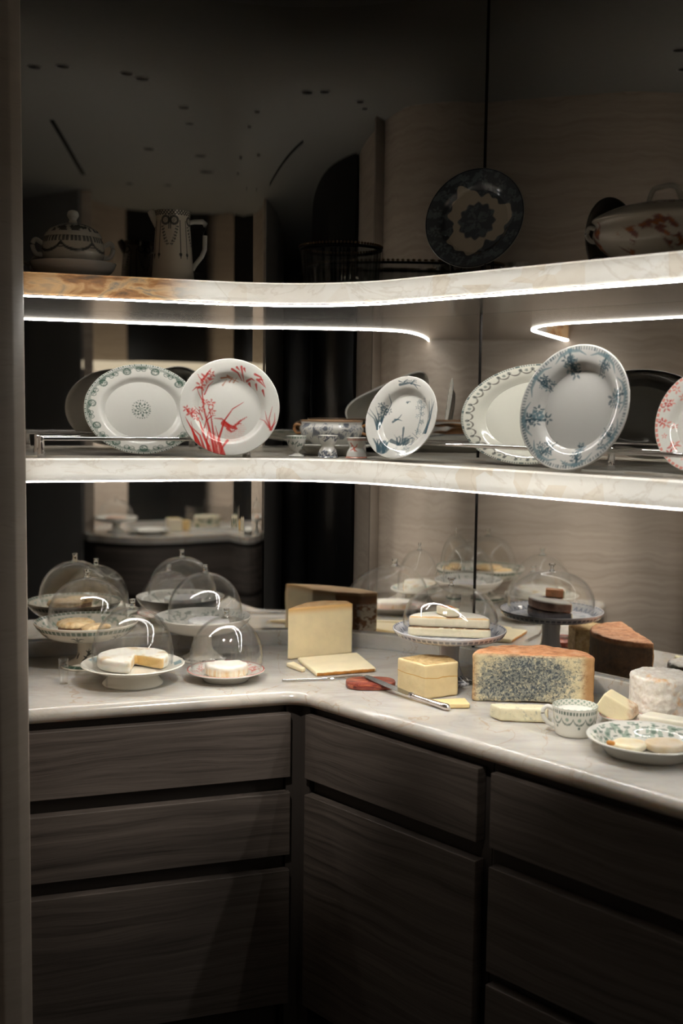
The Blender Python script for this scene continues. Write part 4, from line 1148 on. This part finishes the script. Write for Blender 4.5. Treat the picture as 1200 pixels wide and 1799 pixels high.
disc('goat_cheese_drum', GX, ZT, .070, .098, 'tall white wrinkled drum of goat cheese with orange blotches at the right', goatpat, bev=.008, voxel=.003, disp=.007, dsize=.016)
cheese('white_cheese_slab', [(0.655, 2.436), (0.745, 2.378), (0.772, 2.410), (0.690, 2.470)], ZT, ZT + .030, 'small white cheese slab in front of the goat cheese drum', lambda c: ck('white_slab', tuple(lin((242, 236, 218))), (0.75, .68, .55), c), [0, 1, 2, 3], top_cut=True, bev=.003, voxel=.003, disp=.002)
OP = (0.626, 2.256)
def paint_oval_green(x, y):
    c = base_col(len(x)); r = np.hypot(x, y); t = np.arctan2(y, x)
    c = over(c, (r > .62) * (r < .93) * (fbm(x, y, 20, 6) > .56) * 1.0, GREEN2, .7)
    return over(c, (r > .70) * (r < .88) * (np.sin(t * 16) * np.sin(r * 60) > .35), GREEN, .6)
o = obj('serving_plate', plate_mesh(.122, .117, .026, paint_oval_green, 260, .70), PRINT); rot_to(o, OP, ZT + .0095, math.radians(-30)); tag(o, 'white oval plate with green sprigs at the front right, holding two cheese slices', 'plate')
def roundpoly(cx, cy, a, b, rot): return superoval(cx, cy, a, b, rot, 26, 2.4)
cheese('cheese_round_slice', roundpoly(OP[0] + .034, OP[1] - .008, .040, .034, .2), ZT + .0105, ZT + .027, 'pale pinkish round slice on the right of the oval plate', lambda c: ck('slice_pink', CREAMY, CREAMY, c, rind_pat=lambda m, co: m.ramp(m.noise(co, 26, 4), [(.3, tuple(lin((232, 206, 166)))), (.6, tuple(lin((242, 226, 204))))])), [], bev=.004, voxel=.003, disp=.003)
cheese('cheese_round_slice', roundpoly(OP[0] - .036, OP[1] - .004, .034, .034, 1.0), ZT + .0105, ZT + .024, 'ivory round slice on the left of the oval plate', lambda c: ck('slice_ivory', CREAMY, CREAMY, c, rind_pat=lambda m, co: m.ramp(m.noise(co, 26, 4), [(.3, tuple(lin((236, 214, 166)))), (.6, tuple(lin((246, 236, 210))))])), [], bev=.004, voxel=.003, disp=.003)
cheese('rind_crumb', roundpoly(OP[0] - .082, OP[1] - .034, .009, .006, -.6), ZT + .026, ZT + .034, 'orange rind crumb on the left rim of the oval plate', lambda c: ck('crumb', ORANGE, ORANGE, c), [], bev=.002, voxel=.002, disp=.002)
# ------------------------------------------------------------------ middle shelf: rails, cups, bowl
def rail(name, p0, p1, depth, nrm, label, mids=()):
    """chrome plate rail: front and rear bar on tapered posts"""
    g = empty(name, (p0[0], p0[1], Z_MID)); tag(g, label, 'rail', 'chrome plate rails')
    o0 = np.array(p0); d = np.array(p1) - o0; L = np.linalg.norm(d); d /= L
    pts = [0.0, L] + list(mids)
    for k, off in enumerate((0.0, depth)):
        a = nrm * off
        me = tube([(a[0] + d[0] * t, a[1] + d[1] * t, .0455) for t in (-.004, L * .5, L + .004)], .0050, 10)
        obj('bar', me, CHROME, g, smooth=50)
        for t in pts:
            q = a + d * t
            obj('post', lathe([(0, 0.0006), (.0100, .0006), (.0090, .012), (.0070, .040), (.0076, .0405), (.0076, .052), (0, .051)], 20), CHROME, g).location = (q[0], q[1], 0)
    return g
rail('plate_rail', PL(.592, .205), PL(.085, .205), .135, NL, 'chrome double rail on the left half of the middle shelf, holding the green oval platter')
rail('plate_rail', PR(-.035, .238), PR(1.30, .238), .13, NR, 'chrome double rail on the right half of the middle shelf, before the grey garland platter', (.66,))

def cup(name, xy, prof, paint, label, cat='egg cup', group='egg cups on the middle shelf', z=Z_MID):
    o = obj(name, lathe(prof, 120, paint), PRINT); o.location = (xy[0], xy[1], z + .0006)
    return tag(o, label, cat, group)
def p_green(T, RR, ZZ, K):
    c = base_col(len(T))
    c = over(c, (ZZ > .046) * (ZZ < .0525) * (np.sin(T * 22) > -.5), GREEN2, .8)
    c = over(c, (ZZ > .022) * (ZZ < .044) * (fbm(T * 4, ZZ * 110, 2.2, 3) > .60), GREEN, .75)
    return c
cup('egg_cup', (-.120, 2.968), smooth_profile([(0, 0), (.019, 0), (.0185, .004), (.009, .008), (.0065, .013), (.015, .021), (.023, .035), (.027, .0545)], 8) + smooth_profile([(.0262, .0545), (.021, .036), (.010, .022), (0, .020)], 5), p_green, 'small white footed egg cup with green sprays and a thin stem')
def p_blue(T, RR, ZZ, K):
    c = base_col(len(T))
    n = 5; ph = np.abs((T / (2 * np.pi) * n) % 1.0 - .5) * 2
    c = over(c, ((ZZ > .040) & (ZZ < .056) & (ZZ > .040 + .013 * ph)) * 1.0 * (fbm(T * 5, ZZ * 140, 2.4, 1) > .42), NAVY, .85)
    c = over(c, ((ZZ < .022) & (ZZ < .022 - .010 * ph)) * 1.0 * (fbm(T * 5, ZZ * 140, 2.8, 2) > .40), NAVY, .85)
    return c
cup('egg_cup', (-.0375, 2.934), smooth_profile([(0, 0), (.0258, 0), (.0255, .004), (.0235, .016), (.0175, .026), (.0175, .031), (.0225, .040), (.0262, .0575)], 8) + smooth_profile([(.0254, .0575), (.020, .040), (0, .033)], 5), p_blue, 'hourglass egg cup with dark blue flowers at top and base')
def p_red(T, RR, ZZ, K):
    c = base_col(len(T))
    c = over(c, (ZZ > .0455) * (ZZ < .0505) * (np.sin(T * 40) > -.6), lin((190, 96, 62)), .8)
    c = over(c, (ZZ < .005) * 1.0, lin((190, 96, 62)), .8)
    u = (T - 4.35) * .023; v = ZZ - .026
    for pts in ([(-.008, .012), (0, 0), (.004, -.008)], [(0, 0), (.008, .004), (.010, .010)], [(-.002, -.002), (-.010, -.006)], [(.002, -.004), (.010, -.008)], [(-.004, .006), (-.010, .004)]):
        c = over(c, seg_mask(u, v, pts, .0024, .001, .001), lin((180, 74, 46)), .85)
    return c
cup('egg_cup', (.036, 2.922), smooth_profile([(0, 0), (.0268, 0), (.0265, .004), (.0235, .016), (.0185, .025), (.0185, .029), (.022, .038), (.0255, .0525)], 8) + smooth_profile([(.0247, .0525), (.019, .038), (0, .031)], 5), p_red, 'hourglass egg cup with orange-red rims and a small red sprig')

SB = (-.030, 3.095)
g = empty('serving_bowl', (SB[0], SB[1], Z_MID)); tag(g, 'large white bowl with dark blue flowers and a brown rim, behind the egg cups', 'bowl')
def p_bowl(T, RR, ZZ, K):
    c = base_col(len(T))
    o = (K < 40)
    f = fbm(np.cos(T) * 2.2, ZZ * 26 + np.sin(T) * 2.2, 3.4, 4)
    c = over(c, o * (ZZ > .034) * (ZZ < .076) * np.clip((f - .60) / .05, 0, 1), NAVY, .8)
    c = over(c, o * (ZZ > .034) * (ZZ < .076) * (np.abs(f - .47) < .02), NAVY2, .8)
    c = over(c, (ZZ > .080) * 1.0, lin((168, 118, 70)), .85)
    return c
po = smooth_profile([(.034, 0), (.036, .008), (.052, .020), (.080, .042), (.0875, .060), (.0835, .074), (.0865, .084)], 7)
obj('body', lathe([(0, 0)] + po + smooth_profile([(.0845, .0845), (.081, .074), (.084, .060), (.076, .044), (.04, .018), (0, .012)], 5), 200, p_bowl, lobes=(8, .012)), PRINT, g)
for s in (-1, 1):
    h = [(s * .082, 0, .066), (s * .098, 0, .072), (s * .106, 0, .062), (s * .098, 0, .048), (s * .084, 0, .050)]
    obj('handle', tube(crom3(h), .0042, 10), plain('brown_gilded', tuple(lin((150, 104, 62))), .2), g, smooth=60)
g.location.z += .0105; g.rotation_euler = (0, 0, -.25)
o = obj('saucer', plate_mesh(.120, .098, .022, lambda x, y: base_col(len(x)), 140, .55), PRINT); rot_to(o, (SB[0], SB[1] - .012), Z_MID + .0095, -.2); tag(o, 'plain white oval under-plate below the blue flowered bowl', 'plate')

# ------------------------------------------------------------------ upper shelf
def band(ZZ, a, b): return ((ZZ > a) & (ZZ < b)) * 1.0
TQ = (-.672, 2.862)
o = obj('saucer', lathe(smooth_profile([(0, .006), (.060, .006), (.090, .022), (.104, .040)], 8) + smooth_profile([(.105, .040), (.094, .020), (.066, .002), (.058, 0), (0, 0)], 6), 96, lambda T, RR, ZZ, K: base_col(len(T))), PRINT)
rot_to(o, TQ, Z_UP + .0006); tag(o, 'deep white dish below the sugar bowl on the upper shelf', 'plate')
g = empty('sugar_bowl', (TQ[0], TQ[1], Z_UP + .008)); tag(g, 'round lidded sugar bowl with dark garland print, upper left', 'bowl')
def p_sugar(T, RR, ZZ, K):
    c = base_col(len(T), lin((214, 208, 194)))
    n = 6; ph = (T / (2 * np.pi) * n) % 1.0
    sw = .083 - .026 * np.sqrt(np.clip(1 - (2 * ph - 1) ** 2, 0, 1))
    c = over(c, np.clip((.0045 - np.abs(ZZ - sw)) / .0015, 0, 1), INK, .9)
    c = over(c, band(ZZ, .079, .093) * (np.sin(T * 46) > -.5), INK, .8)
    u = (np.minimum(ph, 1 - ph)) * 2 * np.pi / n * .07
    c = over(c, np.clip((.008 - np.hypot(u, ZZ - .068)) / .002, 0, 1) * (np.sin(ZZ * 900) > -.5), INK, .85)
    return c
obj('body', lathe([(0, 0)] + smooth_profile([(.038, 0), (.045, .006), (.066, .028), (.0755, .056), (.0735, .082), (.068, .093)], 10) + [(.060, .093), (.06, .08), (0, .02)], 200, p_sugar), PRINT, g)
def p_lid(T, RR, ZZ, K):
    c = base_col(len(T), lin((214, 208, 194)))
    return over(c, band(RR, .030, .066) * (fbm(np.cos(T) * RR * 40, np.sin(T) * RR * 40, 3.0, 7) > .45), INK, .85)
ld = obj('lid', lathe(smooth_profile([(.0695, .0935), (.070, .097), (.060, .112), (.036, .124), (.013, .130), (.010, .136)], 9) + [(.004, .136)], 160, p_lid), PRINT, g)
obj('knob', lathe(smooth_profile([(.008, .134), (.0095, .139), (.0145, .148), (.012, .158), (.004, .162)], 6) + [(0, .162)], 32), PORC, ld)
for s in (-1, 1):
    h = [(s * .073, 0, .076), (s * .090, 0, .086), (s * .098, 0, .072), (s * .090, 0, .052), (s * .074, 0, .050)]
    obj('handle', tube(crom3(h), .006, 10), PORC, g, smooth=60)
g.rotation_euler = (0, 0, .35)

JG = (-.432, 2.905)
g = empty('tall_jug', (JG[0], JG[1], Z_UP)); tag(g, 'tall tapering jug with dark garland print and an angular handle, upper shelf', 'jug')
def p_tall(T, RR, ZZ, K):
    c = base_col(len(T), lin((216, 206, 188)))
    c = over(c, band(ZZ, .163, .176) * (np.sin(T * 34) * np.sin(ZZ * 700) > -.3), INK, .85)
    n = 4; ph = ((T - 4.53) / (2 * np.pi) * n + .5) % 1.0 - .5; u = ph * 2 * np.pi / n * .045; a = np.abs(u)
    # scroll, hanging garland and two tassels a side
    c = over(c, np.clip((.0035 - np.abs(np.hypot(a - .0115, ZZ - .150) - .0095)) / .001, 0, 1), INK, .85)
    c = over(c, np.clip((.006 - np.hypot(a - .0115, ZZ - .150)) / .001, 0, 1) * (np.sin(np.arctan2(ZZ - .15, a - .0115) * 6) > 0), INK, .7)
    c = over(c, np.clip((.0018 - np.abs(a - (.002 + .10 * np.abs(ZZ - .142) ** 1.0 * (ZZ < .142) * .2))) / .0008, 0, 1) * band(ZZ, .128, .165), INK, .8)
    lf = .0185 * np.sqrt(np.clip((ZZ - .088) / .045, 0, 1))
    c = over(c, np.clip((.0048 - np.abs(a - lf)) / .001, 0, 1) * band(ZZ, .088, .136) * (np.sin(ZZ * 760 + a * 300) > -.2), INK, .8)
    c = over(c, np.clip((.0016 - np.abs(a - .0265)) / .0006, 0, 1) * band(ZZ, .055, .150), INK, .85)
    c = over(c, np.clip((.0045 - np.hypot(a - .0265, (ZZ - .066) * .9)) / .001, 0, 1), INK, .85)
    return c
obj('body', lathe([(0, 0)] + smooth_profile([(.052, 0), (.0535, .004), (.0500, .05), (.0450, .12), (.0430, .155), (.0455, .176)], 26) + [(.0425, .176), (.041, .15), (.046, .04), (0, .006)], 220, p_tall), PRINT, g)
sp = [(-.040, 0, .158), (-.050, 0, .166), (-.060, 0, .177)]
obj('spout', tube([(-.034, 0, .140), (-.044, 0, .160), (-.056, 0, .1765)], [.012, .013, .0085], 14), PORC, g, smooth=60)
obj('handle', tube([(.040, 0, .150), (.052, 0, .153), (.0745, 0, .154), (.0800, 0, .150), (.0800, 0, .120), (.0790, 0, .085), (.072, 0, .068), (.0565, 0, .048), (.048, 0, .034)], [.006, .006, .0065, .007, .006, .006, .006, .006, .006], 12), PORC, g, smooth=60)
g.rotation_euler = (0, 0, .15)

cb = C0 - BIS * (.30 / math.sin(HALF))
g = empty('crystal_bowl', (cb[0], cb[1], Z_UP)); tag(g, 'round cut glass bowl with a beaded metal rim, in the corner of the upper shelf', 'bowl')
wall = smooth_profile([(.096, .002), (.100, .02), (.103, .06), (.106, .108)], 8)
obj('glass_body', lathe([(0, .002)] + wall + [(r - .006, z) for r, z in wall[::-1]] + [(0, .008)], 144, lobes=(24, .016)), CRYSTAL, g)
obj('metal_rim', lathe([(.1045, .1075), (.1095, .1075), (.1105, .111), (.1095, .1145), (.1045, .1145)], 96, closed=True), DARKMETAL, g)
bm = bmesh.new()
for k in range(72):
    a = 2 * math.pi * k / 72
    bmesh.ops.create_icosphere(bm, subdivisions=1, radius=.0040, matrix=Matrix.Translation((.1095 * math.cos(a), .1095 * math.sin(a), .118)))
me = bpy.data.meshes.new('beads'); bm.to_mesh(me); bm.free(); o = obj('beading', me, plain('aged_brass', (.22, .15, .08), .35, 1.0), g, smooth=180); o['kind'] = 'stuff'

NB = (.297, 2.704)
standing_plate('display_plate', NB, .1213, .1213, -25.6, 12.6, paint_navy_damask, 'plate with dense dark blue floral border and centre rosette, on a wire stand', z=Z_UP + .016)
g = empty('plate_stand', (NB[0], NB[1], Z_UP)); tag(g, 'black wire easel under the dark blue floral plate', 'plate stand')
g.rotation_euler = (0, 0, math.radians(-25.6))
for s in (-1, 1):
    obj('leg', tube([(s * .042, -.030, .030), (s * .042, -.027, .0135), (s * .042, .035, .012), (s * .030, .055, .100)], .0018, 8), DARKMETAL, g)
    obj('foot', tube([(s * .042, -.027, .0135), (s * .042, -.030, .0018)], .0018, 8), DARKMETAL, g)
obj('rear_leg', tube([(-.030, .055, .100), (0, .058, .104), (.030, .055, .100), (.02, .085, .0018)], .0018, 8), DARKMETAL, g)
obj('crossbar', tube([(-.042, -.027, .0135), (.042, -.027, .0135)], .0018, 8), DARKMETAL, g)

TR = (.652, 2.375)
g = empty('soup_tureen', (TR[0], TR[1], Z_UP)); tag(g, 'oval lidded white tureen with rust red flowers, right end of the upper shelf', 'tureen')
def p_tur(T, RR, ZZ, K):
    c = base_col(len(T), lin((222, 214, 200)))
    x, y = np.cos(T) * 5, np.sin(T) * 5
    f = fbm(x + ZZ * 30, y - ZZ * 30, 3.2, 11)
    mid = .054 + .016 * np.sin(T * 7)
    m_ = np.clip((f - .46) / .06, 0, 1) * np.clip((.020 + .010 * np.sin(T * 9 + 1) - np.abs(ZZ - mid)) / .006, 0, 1)
    c = over(c, m_ * (K < 60), lin((126, 48, 34)), .85)
    c = over(c, m_ * (K < 60) * (fbm(x * 1.7, y * 1.7 + ZZ * 60, 3, 2) > .58), lin((190, 116, 60)), .8)
    return c
body = lathe([(0, 0)] + smooth_profile([(.085, 0), (.095, .006), (.128, .030), (.146, .056), (.141, .078), (.146, .086)], 12) + [(.137, .086), (.13, .06), (0, .02)], 240, p_tur, sx=1.0, sy=.62)
obj('body', body, PRINT, g)
def p_turlid(T, RR, ZZ, K):
    c = base_col(len(T), lin((222, 214, 200)))
    return over(c, band(RR, .05, .105) * (fbm(np.cos(T) * RR * 60, np.sin(T) * RR * 60, 2.6, 12) > .52), lin((126, 54, 40)), .8)
ld = obj('lid', lathe(smooth_profile([(.148, .087), (.1485, .091), (.138, .098), (.10, .113), (.05, .122), (.02, .124)], 10) + [(0, .124)], 200, p_turlid, sx=1.0, sy=.62), PRINT, g)
obj('handle', tube(crom3([(-.034, 0, .118), (-.030, 0, .135), (-.022, 0, .150), (-.006, 0, .153), (.010, 0, .155), (.024, 0, .149), (.030, 0, .135), (.038, 0, .118)]), .0052, 12), PORC, ld, smooth=60)
for s in (-1, 1):
    obj('handle', tube(crom3([(s * .140, 0, .074), (s * .156, 0, .080), (s * .162, 0, .066), (s * .152, 0, .052), (s * .138, 0, .050)]), .005, 10), PORC, g, smooth=60)
g.rotation_euler = (0, 0, math.radians(-30))

# ------------------------------------------------------------------ the room seen in the mirrors: opposite counter, walls, ceiling lamps
def curve_pts(P, n=8):
    return [tuple(v) for v in [Vector((p.x, p.y)) for p in crom3([(a, b, 0) for a, b in P], n)]]
OPF = curve_pts([(.54, .46), (.65, .67), (.85, .79), (1.19, .80), (1.50, .66)])
OPB = [(1.46, .12), (1.02, -.02), (.74, .10), (.56, .36)]
def inset(P, k):
    out = []
    for i in range(len(P)):
        t = np.array(P[min(i + 1, len(P) - 1)]) - np.array(P[max(i - 1, 0)]); t /= np.linalg.norm(t)
        out.append(tuple(np.array(P[i]) + np.array([t[1], -t[0]]) * k))
    return out
g = empty('curved_counter', (1.0, .4, 0)); tag(g, 'bow-fronted oak counter with marble top across the room, seen in the left mirror', 'counter')
def put(o, parent): o.parent = parent; o.matrix_parent_inverse = Matrix.Translation(parent.location).inverted(); return o
put(obj('worktop', prism(OPF + OPB, .865, .905, .004, 2), MARBLE), g)
put(obj('carcass', prism(inset(OPF, .030) + OPB, .06, .864), WOOD_DARK), g)
for z0, z1 in ((.60, .84), (.31, .57), (.08, .28)):
    a, b = inset(OPF, .008), inset(OPF, .028)
    put(obj('drawer', prism(a[2:-2] + b[2:-2][::-1], z0, z1, .002, 1), WOOD), g)
sg = empty('onyx_shelf', (1.0, .4, 1.80)); tag(sg, 'glowing onyx shelf above the bow-fronted counter, seen in the left mirror', 'shelf')
a = inset(OPF, .22)
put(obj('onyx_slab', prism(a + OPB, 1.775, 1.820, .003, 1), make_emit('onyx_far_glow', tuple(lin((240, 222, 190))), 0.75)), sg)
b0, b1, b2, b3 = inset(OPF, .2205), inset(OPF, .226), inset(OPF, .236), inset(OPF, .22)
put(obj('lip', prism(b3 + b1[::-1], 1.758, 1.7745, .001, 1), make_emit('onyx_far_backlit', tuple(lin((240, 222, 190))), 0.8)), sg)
put(obj('led_strip', prism(b1 + b2[::-1], 1.766, 1.7735), LEDF), sg)
def sheet_wall(name, pts, z0, z1, th, mat, label=None, smooth=30):
    a = inset(pts, th)
    o = obj(name, prism(list(pts) + a[::-1], z0, z1), mat, smooth=smooth); tag(o, label, kind='structure'); return o
sheet_wall('wall_right', curve_pts([(.565, .37), (.68, .13), (.84, -.01), (1.0, -.06)], 5), 0, 2.70, -.05, WOOD_WALL, 'oak wall behind the opposite counter')
sheet_wall('wall_front', [(1.0, -.07), (1.30, -.02), (1.47, .13)], 0, 2.70, -.05, BLACK)
o = obj('trim_2', prism([(1.47, .12), (1.66, .10), (1.72, .62), (1.53, .66)], 0, 2.70, .01), WOOD_WALL); tag(o, kind='structure')
sheet_wall('trim_3', curve_pts([(.555, .36), (.50, .15), (.40, -.30), (.36, -1.2)], 4), 0, 2.70, -.05, GREYWALL)
sheet_wall('wall_back_room', [(-2.2, -3.2), (2.6, -3.2)], 0, 2.70, -.05, BLACK)
o = sheet_wall('trim_4', curve_pts([(-.62, -1.2), (-.50, .0), (-.50, .62), (-.60, 1.15), (-.83, 1.60)], 6), 0, 2.70, .05, BLACK)
st = curve_pts([(-.475, .62), (-.575, 1.15), (-.76, 1.53)], 8)
o = obj('cove_light', prism(st + inset(st, -.012)[::-1], 2.585, 2.598), make_emit('cove_strip', (1.0, .82, .76), .35)); tag(o, 'thin pinkish light strip on the black wall, seen in the corner mirror', 'light')
LAMPS = [(-.43, 2.38, .0245), (-.16, 2.42, .027), (.14, 2.18, .0235), (.28, 1.98, .0225), (.37, 1.47, .030), (.61, 1.50, .030), (.81, 1.21, .034), (.67, .70, .024), (.84, .79, .022),
         (.45, 2.28, .020), (.58, 1.99, .019), (.87, 1.68, .017), (.82, 1.51, .018), (.96, 1.25, .013), (1.29, .86, .013), (-.23, 2.44, .024), (-.50, 2.31, .024)]
ORD = ['first', 'second', 'third', 'fourth', 'fifth', 'sixth', 'seventh', 'eighth', 'ninth', 'tenth', 'eleventh', 'twelfth', 'thirteenth', 'fourteenth', 'fifteenth', 'sixteenth', 'seventeenth']
PXS = [112, 248, 324, 334, 261, 350, 362, 228, 295, 471, 449, 475, 423, 415, 440, 569, 641]
LAMP_L = ['unlit round ceiling downlight, %s from the left among those in the mirror' % ORD[sorted(PXS).index(p)] for p in PXS]
proto = None
for i, (x, y, r) in enumerate(LAMPS):
    if proto is None:
        proto = empty('ceiling_downlight', (x, y, 2.70)); tag(proto, LAMP_L[0], 'ceiling light', 'unlit ceiling downlights')
        obj('bezel', lathe([(.82, 0.0), (1.0, 0.0), (1.0, -.12), (.9, -.16), (.82, -.10)], 40, closed=True), GREYWALL, proto)
        obj('baffle', lathe([(0, -.02), (.83, -.02), (.83, -.06), (0, -.06)], 40), BLACK, proto)
        proto.scale = (r, r, r)
    else:
        c = proto.copy(); COL.objects.link(c); c['label'] = LAMP_L[i]; c.location = (x, y, 2.70); c.scale = (r, r, r)
        for ch in list(proto.children):
            d = ch.copy(); COL.objects.link(d); d.parent = c
o = obj('trim_5', prism([(-.17, 1.67), (-.155, 1.675), (.40, .775), (.385, .765)], 2.694, 2.7005), BLACK); tag(o, kind='structure', label='dark slot in the ceiling')
# crockery on the opposite counter
OX = [(.70, .47), (.86, .40), (1.16, .55), (1.42, .48)]
footed_stand('cake_stand', OX[0], ZT, .115, .085, .050, .022, .024, 'white cake stand across the room, seen in the left mirror')
dome('glass_dome', OX[0], ZT + .074, .090, .100, .016, .007, 'glass dome on the cake stand across the room')
disc('tart', OX[0], ZT + .0668, .054, .018, 'flat round pink tart on the cake stand across the room', lambda m, co: m.ramp(m.noise(co, 20, 3), [(.3, tuple(lin((186, 130, 112)))), (.7, tuple(lin((232, 206, 180))))]), voxel=0)
o = obj('dinner_plate', plate_mesh(.105, .105, .016, lambda x, y: base_col(len(x)), 80), PRINT); rot_to(o, (.83, .62), ZT + .0095); tag(o, 'white plate at the front of the bow-fronted counter', 'plate')
cheese('cheese_block', [(.955, .60), (1.02, .62), (1.03, .56), (.965, .545)], ZT, ZT + .070, 'tall pale cheese block on the bow-fronted counter', lambda c: ck('far_block', CREAMY, STRAW, c), [0, 1, 2, 3], voxel=0)
cheese('cheese_block', [(1.055, .60), (1.085, .60), (1.09, .55), (1.05, .55)], ZT, ZT + .055, 'small straw cheese block beside the tall one across the room', lambda c: ck('far_block2', STRAW, STRAW, c), [0, 1, 2, 3], voxel=0)
g = empty('cheese_cloche', (1.20, .56, ZT)); tag(g, 'rectangular glass cloche with a flowered half cheese, across the room', 'glass dome')
obj('tray', prism([(-.125, -.085), (.125, -.085), (.125, .085), (-.125, .085)], .001, .012, .003, 1), PORC, g)
gx = .095; gy = .06
obj('cloche', join([box(-gx, gx, -gy, -gy + .003, .013, .125, .001), box(-gx, gx, gy - .003, gy, .013, .125, .001), box(-gx, -gx + .003, -gy, gy, .013, .125, .001), box(gx - .003, gx, -gy, gy, .013, .125, .001), box(-gx, gx, -gy, gy, .125, .128, .001)]), GLASS, g)
obj('knob', lathe(smooth_profile([(.007, .128), (.006, .138), (.012, .150), (.008, .158)], 5) + [(0, .159)], 24), GLASS, g)
g.rotation_euler = (0, 0, .1)
disc('half_cheese', (1.20, .56), ZT + .013, .062, .060, 'round cheese with green flowers under the rectangular cloche', lambda m, co: m.mix(m.step(m.noise(co, 30, 3), .52, .58), CREAMY, tuple(lin((110, 128, 104)))), voxel=0)
o = obj('glass_vase', lathe([(0, .001), (.034, .001), (.036, .05), (.040, .20), (.0385, .20), (.034, .05), (.03, .006), (0, .006)], 48), GLASS); rot_to(o, (1.44, .50), ZT); tag(o, 'tall clear glass cylinder at the end of the bow-fronted counter', 'vase')
